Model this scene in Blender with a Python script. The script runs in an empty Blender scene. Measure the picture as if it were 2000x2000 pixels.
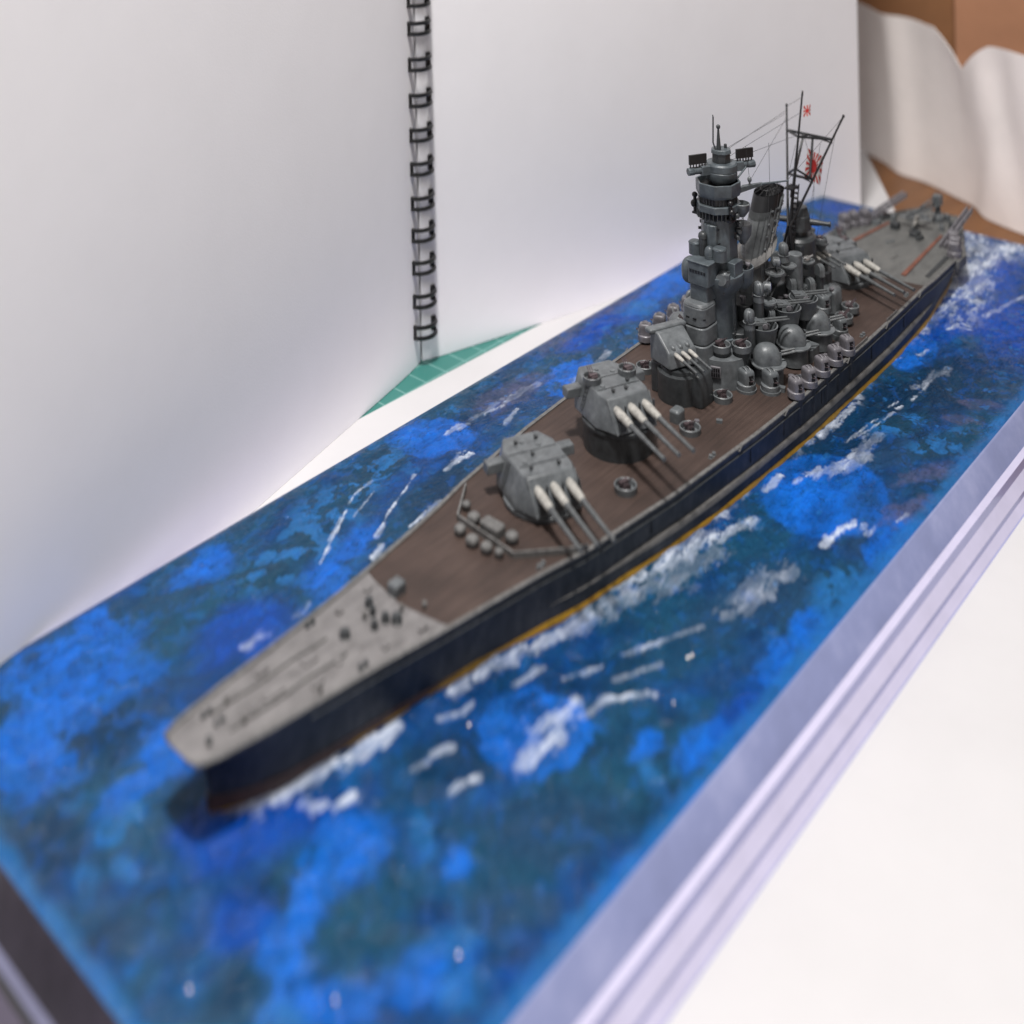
import bpy, math, random
import numpy as np
from mathutils import Vector, Matrix
# 1 Blender unit = 1 cm (a desk-top model ship); X runs forward along the ship (bow near 0), Y to port, Z up, painted sea at z = 0
sc = bpy.context.scene
sc.unit_settings.system = 'METRIC'
sc.unit_settings.scale_length = 0.01
col = sc.collection
rng = random.Random(7)
R = math.radians

# ------------------------------------------------------------------ camera
cam = bpy.data.cameras.new('camera')
camo = bpy.data.objects.new('camera', cam)
col.objects.link(camo)
sc.camera = camo
CP = Vector((12.58, 19.22, 19.97))
yaw, pitch, roll = 0.763, -0.002, -0.021
fwd = Vector((-math.cos(yaw) * math.cos(pitch), -math.sin(yaw) * math.cos(pitch), -math.sin(pitch)))
rt = fwd.cross(Vector((0, 0, 1))).normalized()
up = rt.cross(fwd)
r2 = rt * math.cos(roll) + up * math.sin(roll)
u2 = up * math.cos(roll) - rt * math.sin(roll)
camo.matrix_world = Matrix(((r2.x, u2.x, -fwd.x, CP.x), (r2.y, u2.y, -fwd.y, CP.y), (r2.z, u2.z, -fwd.z, CP.z), (0, 0, 0, 1)))
cam.sensor_width = 360.0
cam.sensor_fit = 'HORIZONTAL'
cam.lens = 360.0 * 2319.0 / 2000.0
cam.shift_x = 0.0775
cam.shift_y = -0.7285
cam.clip_start = 0.5
cam.clip_end = 600
cam.dof.use_dof = True
cam.dof.focus_distance = 36.3
cam.dof.aperture_fstop = 0.66
cam.dof.aperture_ratio = 1.5

# ------------------------------------------------------------------ world, lamp, exposure
w = bpy.data.worlds.new('World')
sc.world = w
w.use_nodes = True
bg = w.node_tree.nodes['Background']
bg.inputs[0].default_value = (0.98, 0.97, 1.0, 1)
bg.inputs[1].default_value = 0.23
lamp = bpy.data.lights.new('desk_lamp', 'AREA')
lamp.shape = 'DISK'
lamp.size = 10
lamp.energy = 84000
lamp.color = (1.0, 0.98, 0.965)
lo = bpy.data.objects.new('desk_lamp', lamp)
col.objects.link(lo)
lo.location = (3, 8, 80)
lo.rotation_euler = (0, 0, 0)
cl = bpy.data.lights.new('fill_lamp', 'AREA')          # added fill light high behind the camera, brightens the sketchbook pages
cl.shape = 'DISK'
cl.size = 60
cl.energy = 38000
cl.color = (1.0, 0.96, 0.93)
clo = bpy.data.objects.new('fill_lamp', cl)
col.objects.link(clo)
clo.location = (6, 40, 115)
clo.rotation_euler = (Vector((6, 40, 115)) - Vector((-16, -4, 0))).to_track_quat('Z', 'Y').to_euler()
sc.view_settings.view_transform = 'Standard'
sc.view_settings.look = 'None'
sc.view_settings.exposure = 0.0
sc.view_settings.gamma = 1.0
sc.cycles.use_denoising = True
sc.cycles.max_bounces = 8

# ------------------------------------------------------------------ materials
def nodes(name):
    m = bpy.data.materials.new(name)
    m.use_nodes = True
    nt = m.node_tree
    return m, nt, nt.nodes['Principled BSDF']

def N(nt, t, **kw):
    n = nt.nodes.new(t)
    for k, v in kw.items():
        if k.startswith('i_'):
            n.inputs[k[2:].replace('_', ' ')].default_value = v
        else:
            setattr(n, k, v)
    return n

def ramp(nt, fac, stops):
    n = nt.nodes.new('ShaderNodeValToRGB')
    el = n.color_ramp.elements
    while len(el) < len(stops):
        el.new(0.5)
    for e, (p, c) in zip(el, stops):
        e.position = p
        e.color = (*c, 1) if len(c) == 3 else c
    nt.links.new(fac, n.inputs[0])
    return n.outputs[0]

def paint(name, c, rough=0.55, var=0.35, scale=5.0, bump=0.15, bscale=40, metal=0.0, spec=0.5, stretch=(1, 1, 1), tint=None, wear=None):
    """painted surface: patchy tone (old brush coats), fine grain relief"""
    m, nt, b = nodes(name)
    tc = N(nt, 'ShaderNodeTexCoord')
    mp = N(nt, 'ShaderNodeMapping')
    mp.inputs['Scale'].default_value = stretch
    nt.links.new(tc.outputs['Object'], mp.inputs[0])
    n1 = N(nt, 'ShaderNodeTexNoise', i_Scale=scale, i_Detail=6.0, i_Roughness=0.65)
    nt.links.new(mp.outputs[0], n1.inputs['Vector'])
    lo_ = tuple(x * (1 - var) for x in c)
    hi_ = tuple(min(1, x * (1 + var)) for x in c)
    if tint:
        hi_ = tuple(h * 0.5 + t * 0.5 for h, t in zip(hi_, tint))
    csock = ramp(nt, n1.outputs[0], [(0.3, lo_), (0.5, c), (0.72, hi_)])
    if wear:                                     # dry-brushed paler paint caught on the edges, broken up by noise
        bv = N(nt, 'ShaderNodeBevel', samples=4)
        bv.inputs['Radius'].default_value = 0.03
        ge = N(nt, 'ShaderNodeNewGeometry')
        dt = N(nt, 'ShaderNodeVectorMath', operation='DOT_PRODUCT')
        nt.links.new(bv.outputs[0], dt.inputs[0])
        nt.links.new(ge.outputs['Normal'], dt.inputs[1])
        mk = ramp(nt, dt.outputs['Value'], [(0.86, (1, 1, 1)), (0.985, (0, 0, 0))])
        nz_ = N(nt, 'ShaderNodeTexNoise', i_Scale=9.0, i_Detail=4.0)
        nt.links.new(tc.outputs['Object'], nz_.inputs['Vector'])
        nk = ramp(nt, nz_.outputs[0], [(0.4, (0.1, 0.1, 0.1)), (0.65, (0.75, 0.75, 0.75))])
        mm = N(nt, 'ShaderNodeMath', operation='MULTIPLY')
        nt.links.new(mk, mm.inputs[0])
        nt.links.new(nk, mm.inputs[1])
        mw = N(nt, 'ShaderNodeMixRGB')
        mw.inputs[2].default_value = (*wear, 1)
        nt.links.new(mm.outputs[0], mw.inputs[0])
        nt.links.new(csock, mw.inputs[1])
        csock = mw.outputs[0]
    nt.links.new(csock, b.inputs['Base Color'])
    b.inputs['Roughness'].default_value = rough
    b.inputs['Metallic'].default_value = metal
    b.inputs['Specular IOR Level'].default_value = spec
    if bump:
        n2 = N(nt, 'ShaderNodeTexNoise', i_Scale=bscale, i_Detail=3.0)
        nt.links.new(mp.outputs[0], n2.inputs['Vector'])
        bp_ = N(nt, 'ShaderNodeBump', i_Strength=bump, i_Distance=0.02)
        nt.links.new(n2.outputs[0], bp_.inputs['Height'])
        nt.links.new(bp_.outputs[0], b.inputs['Normal'])
    return m

M = {}
M['grey'] = paint('naval_grey_paint', (0.1, 0.108, 0.113), 0.36, 0.35, 3.5, 0.3, 45, tint=(0.165, 0.175, 0.18), wear=(0.29, 0.3, 0.3))
M['towergrey'] = paint('bluish_grey_paint', (0.066, 0.078, 0.086), 0.36, 0.4, 3.0, 0.3, 45, tint=(0.115, 0.138, 0.15), wear=(0.24, 0.28, 0.3))
M['lightgrey'] = paint('pale_grey_paint', (0.13, 0.123, 0.133), 0.34, 0.35, 4.0, 0.25, 45, tint=(0.23, 0.215, 0.235), wear=(0.38, 0.36, 0.38))
M['darkgrey'] = paint('dark_grey_paint', (0.032, 0.035, 0.037), 0.4, 0.35, 5.0, 0.2, 45, wear=(0.12, 0.125, 0.13))
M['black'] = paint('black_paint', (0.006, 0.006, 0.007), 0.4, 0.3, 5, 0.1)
M['gun'] = paint('gun_metal_paint', (0.085, 0.09, 0.092), 0.34, 0.35, 8, 0.2)
M['canvas'] = paint('cream_canvas_paint', (0.32, 0.307, 0.28), 0.7, 0.4, 7, 0.4, 30)
M['aagun'] = paint('brown_violet_gunmetal', (0.1, 0.075, 0.08), 0.3, 0.4, 20, 0.2, 60, metal=0.3)
M['hull'] = paint('navy_grey_hull_paint', (0.025, 0.0265, 0.031), 0.52, 0.55, 2.6, 0.3, 30, stretch=(1.4, 1, 0.7), tint=(0.075, 0.072, 0.072))
M['deckedge'] = paint('dusty_grey_edge_paint', (0.115, 0.112, 0.108), 0.6, 0.45, 6, 0.3, 40)
M['steel'] = paint('warm_grey_foredeck_paint', (0.15, 0.142, 0.141), 0.55, 0.4, 2.2, 0.35, 18, stretch=(0.7, 1.5, 1), tint=(0.195, 0.185, 0.183))
M['afterdeck'] = paint('grey_afterdeck_paint', (0.105, 0.105, 0.1), 0.55, 0.3, 2.0, 0.25, 30, stretch=(0.6, 1.4, 1), tint=(0.14, 0.135, 0.125))
M['rust'] = paint('rust_red_paint', (0.15, 0.055, 0.035), 0.6, 0.4, 4)
M['ochre'] = paint('ochre_waterline_paint', (0.3, 0.165, 0.01), 0.3, 0.6, 1.6, 0.3, 20, tint=(0.1, 0.02, 0.004))
M['foam'] = paint('white_foam_paint', (0.72, 0.77, 0.85), 0.35, 0.15, 8, 0.6, 12)
M['pagewhite'] = paint('cartridge_paper', (0.9, 0.88, 0.89), 0.8, 0.015, 0.5, 0.13, 14, spec=0.2)
M['sheet'] = paint('white_sheet_paper', (0.54, 0.525, 0.525), 0.75, 0.03, 0.25, 0.12, 4, spec=0.2)
M['wire'] = paint('black_binding_wire', (0.008, 0.008, 0.008), 0.3, 0.2, 6, 0)
M['lens'] = paint('violet_lens_glass', (0.12, 0.12, 0.24), 0.08, 0.2, 9, 0)
M['silver'] = paint('bare_silver_paint', (0.62, 0.6, 0.58), 0.22, 0.2, 9, 0.2, metal=0.9)
M['tissue'] = paint('pale_pink_tissue', (0.92, 0.85, 0.81), 0.8, 0.04, 0.5, 0.5, 2)
M['card'] = paint('brown_cardboard', (0.26, 0.12, 0.05), 0.8, 0.15, 0.4, 0.1, 6)
M['cardlight'] = paint('tan_cardboard', (0.46, 0.23, 0.13), 0.8, 0.1, 0.4, 0.1, 6)
M['rimslope'] = paint('blue_grey_plastic', (0.23, 0.255, 0.43), 0.12, 0.14, 0.5, 0.08, 8, tint=(0.36, 0.37, 0.54))
M['antifoul'] = paint('brown_lower_hull_paint', (0.075, 0.04, 0.03), 0.4, 0.4, 3.0, 0.2, 30)
M['dusty'] = paint('dusty_belt_paint', (0.11, 0.105, 0.1), 0.6, 0.45, 5, 0.3, 30, stretch=(0.5, 1, 1))
M['rimpurple'] = paint('shaded_purple_plastic', (0.11, 0.095, 0.13), 0.25, 0.15, 0.8, 0.08, 8)
M['rimband'] = paint('shaded_lavender_plastic', (0.13, 0.13, 0.2), 0.25, 0.15, 0.8, 0.08, 8)
M['rim'] = paint('lavender_plastic', (0.5, 0.47, 0.61), 0.12, 0.07, 0.8, 0.08, 8)
M['rimdark'] = paint('shade_dark_plastic', (0.03, 0.025, 0.035), 0.25, 0.3, 0.8, 0.08, 8)  # front moulding's shade put into the colour; also used on the core
M['rimline'] = paint('violet_grey_plastic', (0.42, 0.43, 0.72), 0.15, 0.08, 0.8, 0.08, 8)
M['thread'] = paint('dark_stretched_thread', (0.03, 0.03, 0.032), 0.6, 0.2, 5, 0)
M['flagwhite'] = paint('flag_cloth', (0.85, 0.82, 0.8), 0.8, 0.06, 6, 0.2)
M['flagred'] = paint('flag_red', (0.6, 0.035, 0.03), 0.75, 0.12, 6, 0.2)

def wood_deck():
    m, nt, b = nodes('brown_deck_planking')
    tc = N(nt, 'ShaderNodeTexCoord')
    mp = N(nt, 'ShaderNodeMapping')
    mp.inputs['Scale'].default_value = (0.35, 6.0, 1)
    nt.links.new(tc.outputs['Object'], mp.inputs[0])
    n1 = N(nt, 'ShaderNodeTexNoise', i_Scale=2.2, i_Detail=5.0, i_Roughness=0.6)
    nt.links.new(mp.outputs[0], n1.inputs['Vector'])
    n3 = N(nt, 'ShaderNodeTexNoise', i_Scale=0.7, i_Detail=3.0)
    nt.links.new(tc.outputs['Object'], n3.inputs['Vector'])
    mx = N(nt, 'ShaderNodeMath', operation='ADD')
    nt.links.new(n1.outputs[0], mx.inputs[0])
    nt.links.new(n3.outputs[0], mx.inputs[1])
    hf = N(nt, 'ShaderNodeMath', operation='MULTIPLY')
    hf.inputs[1].default_value = 0.5
    nt.links.new(mx.outputs[0], hf.inputs[0])
    c = ramp(nt, hf.outputs[0], [(0.35, (0.027, 0.0155, 0.0115)), (0.5, (0.044, 0.026, 0.020)), (0.66, (0.068, 0.043, 0.034))])
    wv = N(nt, 'ShaderNodeTexWave', bands_direction='Y', i_Scale=5.2, i_Distortion=0.0)
    nt.links.new(tc.outputs['Object'], wv.inputs['Vector'])
    ln = ramp(nt, wv.outputs[1], [(0.0, (0.62, 0.62, 0.62)), (0.16, (1, 1, 1))])
    mu = N(nt, 'ShaderNodeMixRGB', blend_type='MULTIPLY')
    mu.inputs[0].default_value = 0.8
    nt.links.new(c, mu.inputs[1])
    nt.links.new(ln, mu.inputs[2])
    nt.links.new(mu.outputs[0], b.inputs['Base Color'])
    b.inputs['Roughness'].default_value = 0.62
    bp_ = N(nt, 'ShaderNodeBump', i_Strength=0.3, i_Distance=0.01)
    nt.links.new(wv.outputs[1], bp_.inputs['Height'])
    nt.links.new(bp_.outputs[0], b.inputs['Normal'])
    return m
M['wood'] = wood_deck()

def table_wood():
    m, nt, b = nodes('orange_brown_table_wood')
    tc = N(nt, 'ShaderNodeTexCoord')
    mp = N(nt, 'ShaderNodeMapping')
    mp.inputs['Scale'].default_value = (0.08, 0.8, 1)
    nt.links.new(tc.outputs['Object'], mp.inputs[0])
    n1 = N(nt, 'ShaderNodeTexNoise', i_Scale=1.5, i_Detail=6.0, i_Distortion=0.6)
    nt.links.new(mp.outputs[0], n1.inputs['Vector'])
    nt.links.new(ramp(nt, n1.outputs[0], [(0.3, (0.12, 0.046, 0.011)), (0.55, (0.16, 0.064, 0.017)), (0.75, (0.2, 0.085, 0.026))]), b.inputs['Base Color'])
    b.inputs['Roughness'].default_value = 0.45
    return m
M['table'] = table_wood()

def mat_green():
    m, nt, b = nodes('teal_cutting_mat')
    tc = N(nt, 'ShaderNodeTexCoord')
    br = N(nt, 'ShaderNodeTexBrick', offset=0.0, i_Scale=1.0)
    br.inputs['Color1'].default_value = (0.034, 0.17, 0.145, 1)
    br.inputs['Color2'].default_value = (0.038, 0.18, 0.155, 1)
    br.inputs['Mortar'].default_value = (0.16, 0.33, 0.3, 1)
    br.inputs['Mortar Size'].default_value = 0.03
    br.inputs['Brick Width'].default_value = 1.0
    br.inputs['Row Height'].default_value = 1.0
    nt.links.new(tc.outputs['Object'], br.inputs['Vector'])
    nt.links.new(br.outputs[0], b.inputs['Base Color'])
    b.inputs['Roughness'].default_value = 0.5
    return m
M['mat'] = mat_green()

def water_mat():
    m, nt, b = nodes('painted_resin_sea')
    at = N(nt, 'ShaderNodeAttribute', attribute_name='paint')
    tc = N(nt, 'ShaderNodeTexCoord')
    n1 = N(nt, 'ShaderNodeTexNoise', i_Scale=9.0, i_Detail=6.0, i_Roughness=0.7)
    nt.links.new(tc.outputs['Object'], n1.inputs['Vector'])
    mv = ramp(nt, n1.outputs[0], [(0.3, (0.6, 0.62, 0.68)), (0.5, (1, 1, 1)), (0.72, (1.0, 1.0, 1.0))])
    mu = N(nt, 'ShaderNodeMixRGB', blend_type='MULTIPLY')
    mu.inputs[0].default_value = 0.6
    nt.links.new(at.outputs['Color'], mu.inputs[1])
    nt.links.new(mv, mu.inputs[2])
    ms_ = N(nt, 'ShaderNodeMapping')
    ms_.inputs['Rotation'].default_value = (0, 0, 0.35)
    ms_.inputs['Scale'].default_value = (1.2, 5.5, 1)
    nt.links.new(tc.outputs['Object'], ms_.inputs[0])
    n5 = N(nt, 'ShaderNodeTexNoise', i_Scale=1.6, i_Detail=7.0, i_Roughness=0.7, i_Distortion=0.8)
    nt.links.new(ms_.outputs[0], n5.inputs['Vector'])
    st_ = ramp(nt, n5.outputs[0], [(0.3, (0.55, 0.6, 0.7)), (0.52, (1, 1, 1)), (0.75, (1.0, 1.0, 1.0))])
    mu2 = N(nt, 'ShaderNodeMixRGB', blend_type='MULTIPLY')
    mu2.inputs[0].default_value = 0.7
    nt.links.new(mu.outputs[0], mu2.inputs[1])
    nt.links.new(st_, mu2.inputs[2])
    nt.links.new(mu2.outputs[0], b.inputs['Base Color'])
    b.inputs['Roughness'].default_value = 0.1
    b.inputs['Specular IOR Level'].default_value = 0.2
    n2 = N(nt, 'ShaderNodeTexNoise', i_Scale=2.2, i_Detail=6.0, i_Roughness=0.62)
    mp = N(nt, 'ShaderNodeMapping')
    mp.inputs['Rotation'].default_value = (0, 0, 0.5)
    mp.inputs['Scale'].default_value = (0.7, 1.6, 1)
    nt.links.new(tc.outputs['Object'], mp.inputs[0])
    nt.links.new(mp.outputs[0], n2.inputs['Vector'])
    bp_ = N(nt, 'ShaderNodeBump', i_Strength=0.8, i_Distance=0.17)
    nt.links.new(n2.outputs[0], bp_.inputs['Height'])
    nt.links.new(bp_.outputs[0], b.inputs['Normal'])
    return m
M['water'] = water_mat()

# ------------------------------------------------------------------ mesh helpers
class MB:
    def __init__(s):
        s.v = []; s.f = []
    def rings(s, rs, cap0=True, cap1=True, closed=True):
        n = len(rs[0]); o = len(s.v)
        for r in rs: s.v += [tuple(p) for p in r]
        for i in range(len(rs) - 1):
            for j in range(n if closed else n - 1):
                a = o + i * n + j; b = o + i * n + (j + 1) % n
                s.f.append((a, b, b + n, a + n))
        if cap0: s.f.append(tuple(o + j for j in range(n))[::-1])
        if cap1: s.f.append(tuple(o + (len(rs) - 1) * n + j for j in range(n)))
        return s
    def prism(s, poly, z0, z1, top=None):
        return s.rings([[(x, y, z0) for x, y in poly], [(x, y, z1) for x, y in (top or poly)]])
    def box(s, c, d, rz=0.0, taper=1.0):
        x, y, z = c; a, b_, h = d[0] / 2, d[1] / 2, d[2] / 2
        cr, sr = math.cos(rz), math.sin(rz)
        P = lambda u, v, k: (x + u * cr * k - v * sr * k, y + u * sr * k + v * cr * k)
        bot = [P(u, v, 1) for u, v in ((-a, -b_), (a, -b_), (a, b_), (-a, b_))]
        top = [P(u, v, taper) for u, v in ((-a, -b_), (a, -b_), (a, b_), (-a, b_))]
        return s.prism(bot, z - h, z + h, top)
    def cyl(s, p0, p1, r0, r1=None, n=12):
        r1 = r0 if r1 is None else r1
        p0 = Vector(p0); p1 = Vector(p1); d = (p1 - p0).normalized()
        a = d.orthogonal().normalized(); b_ = d.cross(a)
        ring = lambda p, r: [p + a * (r * math.cos(t)) + b_ * (r * math.sin(t)) for t in [2 * math.pi * k / n for k in range(n)]]
        return s.rings([ring(p0, r0), ring(p1, r1)])
    def tube(s, pts, r, n=6):
        pts = [Vector(p) for p in pts]; rs = []
        for i, p in enumerate(pts):
            d = (pts[min(i + 1, len(pts) - 1)] - pts[max(i - 1, 0)]).normalized()
            ref = Vector((0, 0, 1)) if abs(d.z) < 0.9 else Vector((1, 0, 0))
            a = d.cross(ref).normalized(); b_ = a.cross(d)
            rs.append([p + a * (r * math.cos(t)) + b_ * (r * math.sin(t)) for t in [2 * math.pi * k / n for k in range(n)]])
        return s.rings(rs)
    def lathe(s, prof, c=(0, 0, 0), n=24, sx=1.0, sy=1.0):
        return s.rings([[(c[0] + r * sx * math.cos(t), c[1] + r * sy * math.sin(t), c[2] + z) for t in [2 * math.pi * k / n for k in range(n)]] for r, z in prof])
    def superell(s, c, d, e=0.6, n=20, m=10, z0=-1.0):
        rs = []
        sg = lambda q: math.copysign(abs(q) ** e, q)
        for i in range(m + 1):
            ph = math.asin(max(-1, z0)) + (math.pi / 2 - math.asin(max(-1, z0))) * i / m
            ph = min(max(ph, -math.pi / 2 + 0.02), math.pi / 2 - 0.02)
            rs.append([(c[0] + d[0] * sg(math.cos(ph)) * sg(math.cos(t)), c[1] + d[1] * sg(math.cos(ph)) * sg(math.sin(t)), c[2] + d[2] * sg(math.sin(ph))) for t in [2 * math.pi * k / n for k in range(n)]])
        return s.rings(rs)
    def mesh(s, name, angle=38):
        me = bpy.data.meshes.new(name)
        me.from_pydata([tuple(v) for v in s.v], [], s.f)
        me.update()
        me.polygons.foreach_set('use_smooth', [True] * len(me.polygons))
        me.set_sharp_from_angle(angle=R(angle))
        return me

def link(name, me, mat, parent=None, loc=(0, 0, 0), rz=0.0, bevel=0.0, local=False):
    o = bpy.data.objects.new(name, me)
    col.objects.link(o)
    if not me.materials:
        me.materials.append(M[mat])
    o.location = loc
    o.rotation_euler = (0, 0, rz)
    if parent is not None:
        o.parent = parent
        if not local:
            o.matrix_parent_inverse = Matrix.Translation(parent.location).inverted()
    if bevel:
        bv = o.modifiers.new('edge', 'BEVEL')
        bv.width = bevel; bv.segments = 2; bv.limit_method = 'ANGLE'; bv.angle_limit = R(32)
    return o

def obj(name, mb, mat, parent=None, bevel=0.0, local=False, loc=(0, 0, 0), rz=0.0, angle=38):
    return link(name, mb.mesh(name, angle), mat, parent, loc, rz, bevel, local)

def thing(name, label, cat, loc, group=None):
    o = bpy.data.objects.new(name, None)
    col.objects.link(o)
    o.location = loc
    o['label'] = label; o['category'] = cat
    if group: o['group'] = group
    return o

def tag(o, label, cat, group=None):
    o['label'] = label; o['category'] = cat
    if group: o['group'] = group
    return o

def poly(n, r, c=(0, 0), rot=0.0, sx=1.0, sy=1.0):
    return [(c[0] + r * sx * math.cos(rot + 2 * math.pi * k / n), c[1] + r * sy * math.sin(rot + 2 * math.pi * k / n)) for k in range(n)]

def rrect(cx, cy, a, b_, r, n=4):
    out = []
    for (sx_, sy_, t0) in ((1, 1, 0), (-1, 1, 90), (-1, -1, 180), (1, -1, 270)):
        for k in range(n + 1):
            t = R(t0 + 90 * k / n)
            out.append((cx + sx_ * (a - r) + r * math.cos(t), cy + sy_ * (b_ - r) + r * math.sin(t)))
    return out

def frame_poly(pts2d, T):
    return [T @ Vector((x, y, z)) for x, y, z in pts2d]
# ------------------------------------------------------------------ table, paper, mat
TZ = -1.5
tb = obj('table_top', MB().box((-30, -10, TZ - 1.25), (160, 140, 2.4)), 'table')
tb['kind'] = 'structure'
cm = obj('cutting_mat', MB().prism([(-3, -10.6), (-34, -8.1), (-34, -24), (-3, -24)], TZ - 0.049, TZ - 0.002), 'mat')
tag(cm, 'teal green gridded cutting mat under the foot of the standing sketchbook', 'cutting mat')
sh = obj('white_paper_sheet', MB().prism([(30, 34), (30, -30), (-2, -10.45), (-14.09, -10.02), (-23.32, -9.69), (-40, -9.09), (-52, -9.9), (-43.3, -4.38), (-34, 1.3), (-22, 9), (-16, 34)], TZ - 0.0, TZ + 0.012), 'sheet')
tag(sh, 'large white paper sheet spread under the blue sea base', 'paper sheet')

# ------------------------------------------------------------------ sketchbook standing open as a backdrop
SX, SY = -17.93, -11.05
sk = thing('sketchbook', 'open wire bound sketchbook with blank white pages standing upright behind the ship', 'sketchbook', (SX, SY, TZ + 0.02))
H = 31.0
def page(name, d, width, t0, off, lean=0.0, curve=0.0, foot=0.0):
    d = Vector((d[0], d[1])).normalized(); nn = Vector((-d.y, d.x))
    if nn.y < 0: nn = -nn
    a = MB(); nx, nz = 60, 16
    g = []
    for side in (0, 1):
        rows = []
        for k in range(nz + 1):
            row = []
            for i in range(nx + 1):
                u = (i / nx) ** 1.8; v = k / nz
                t = t0 + (width - t0) * u + lean * v * H * u
                bow = curve * math.sin(math.pi * u) * (0.4 + 0.6 * v) + foot * math.exp(-u * 36)
                q = Vector((SX, SY)) + d * t + nn * (off + bow - side * 0.022)
                row.append((q.x, q.y, TZ + 0.02 + v * H))
            rows.append(row)
        g.append(rows)
    for rows in g:
        o = len(a.v)
        for r_ in rows: a.v += r_
        for k in range(nz):
            for i in range(nx):
                q = o + k * (nx + 1) + i
                a.f.append((q, q + 1, q + nx + 2, q + nx + 1))
    m = (nx + 1) * (nz + 1)
    ed = [i for i in range(nx + 1)] + [k * (nx + 1) + nx for k in range(1, nz + 1)] + [nz * (nx + 1) + i for i in range(nx - 1, -1, -1)] + [k * (nx + 1) for k in range(nz - 1, 0, -1)]
    for q in range(len(ed)):
        b1, b2 = ed[q], ed[(q + 1) % len(ed)]
        a.f.append((b1, b2, b2 + m, b1 + m))
    return obj(name, a, 'pagewhite', sk)
page('page', (0.97, 0.235), 25.0, 0.03, 0.0, 0.0, 0.1, -0.1)
page('page', (0.97, 0.225), 25.0, 0.02, -0.1, 0.0, 0.1, -0.12)
page('page', (0.97, 0.20), 25.0, -0.5, -0.34, 0.0, 0.1, 0.1)
page('page', (-0.97, 0.244), 24.2, 0.03, 0.0, 0.0035, 0.15, -0.1)
page('page', (-0.97, 0.232), 24.6, 0.04, -0.1, 0.0035, 0.15, -0.12)
page('page', (-0.97, 0.20), 25.0, -0.5, -0.4, 0.0035, 0.15, 0.1)
rz_list = [11.67 + 1.24 * k for k in range(14, 0, -1)] + [11.67, 10.66, 9.37, 8.08, 6.84, 5.63, 4.39, 3.25, 2.09, 0.89, -0.22]
rz_list = [z for z in rz_list if z < 28]
def ring_mesh():
    a = MB()
    for dz in (-0.19, 0.19):
        pts = []
        for k in range(19):
            t = R(6 + 168 * k / 18)
            pts.append((0.5 * math.cos(t), 0.5 * math.sin(t) * 0.86 + 0.02, dz + 0.0))
        a.tube(pts, 0.078, 8)
    # hairpin closure on the left-hand page
    t = R(6)
    p = (0.5 * math.cos(t), 0.5 * math.sin(t) * 0.86 + 0.02)
    a.tube([(p[0] - .02, p[1] + .02, -0.24), (p[0] - .02, p[1] + .02, 0.24)], 0.075, 8)
    t = R(174)
    p = (0.5 * math.cos(t), 0.5 * math.sin(t) * 0.86 + 0.02)
    a.box((p[0] + .03, p[1] + .04, 0.03), (.16, .1, .52))
    return a.mesh('binding_ring')
rm = ring_mesh()
for z in rz_list:
    link('binding_ring', rm, 'wire', sk, (SX, SY, z + 0.0), 0.0)

# ------------------------------------------------------------------ things behind: tissue and cardboard box
def tissue():
    a = MB(); nx, nz = 70, 34
    P0 = Vector((-51.2, -9.4)); P1 = Vector((-43.6, 3.6))
    dr = (P1 - P0); nn = Vector((-dr.y, dr.x)).normalized()
    rr = random.Random(3)
    folds = [(rr.uniform(0, 1), rr.uniform(0.06, 0.14), rr.uniform(-0.3, 0.3), rr.uniform(-0.25, 0.25)) for _ in range(16)]
    def top(u):
        t = 8.2 + 0.06 * math.sin(u * 23)
        t -= 1.7 * max(0, 1 - abs(u - 0.61) / 0.14) ** 1.2
        return t
    for side in (0, 1):
        o = len(a.v)
        for k in range(nz + 1):
            for i in range(nx + 1):
                u = i / nx; v = k / nz
                z = TZ + 0.0 + v * top(u)
                b_ = 0.0
                for (c, wd, am, sl) in folds:
                    b_ += am * math.exp(-((u - c - sl * v) / wd) ** 2)
                b_ += 0.5 * (1 - v) ** 2
                q = P0 + dr * u + nn * (-b_ - 0.9 * v - side * 0.04)
                a.v.append((q.x, q.y, z))
        for k in range(nz):
            for i in range(nx):
                q = o + k * (nx + 1) + i
                a.f.append((q, q + 1, q + nx + 2, q + nx + 1))
    m = (nx + 1) * (nz + 1)
    for i in range(nx):
        q = nz * (nx + 1) + i
        a.f.append((q, q + 1, q + 1 + m, q + m))
    o = obj('tissue_paper_bag', a, 'tissue')
    tag(o, 'crumpled pale pink tissue paper bag standing behind the far end of the sea base', 'paper bag')
tissue()
bx = thing('cardboard_box', 'brown open cardboard box in the blurred background at upper right', 'box', (-60, -8, TZ))
T = Matrix.Translation((-58.5, -7.5, TZ)) @ Matrix.Rotation(R(31), 4, 'Z')
def boxpart(name, c, d, mat, rx=0.0):
    a = MB().box((0, 0, 0), d)
    Q = T @ Matrix.Translation(c) @ Matrix.Rotation(rx, 4, 'Y')
    a.v = [tuple(Q @ Vector(v)) for v in a.v]
    return obj(name, a, mat, bx)
boxpart('side_panel', (0, -6, 6), (0.3, 12.8, 12), 'card')
boxpart('side_panel', (-10, 3, 6), (0.3, 30, 12), 'card')
boxpart('side_panel', (-5, -12.3, 6), (10, 0.3, 12), 'card')
boxpart('side_panel', (-5, 18, 6), (10, 0.3, 12), 'card')
boxpart('side_panel', (0.05, 8.6, 6), (0.3, 16.2, 12), 'cardlight')
boxpart('flap', (-11.6, 3, 13.6), (0.3, 29.6, 5), 'card', R(-35))
boxpart('flap', (1.6, 8.6, 14.2), (0.3, 15.8, 5), 'cardlight', R(30))

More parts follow.
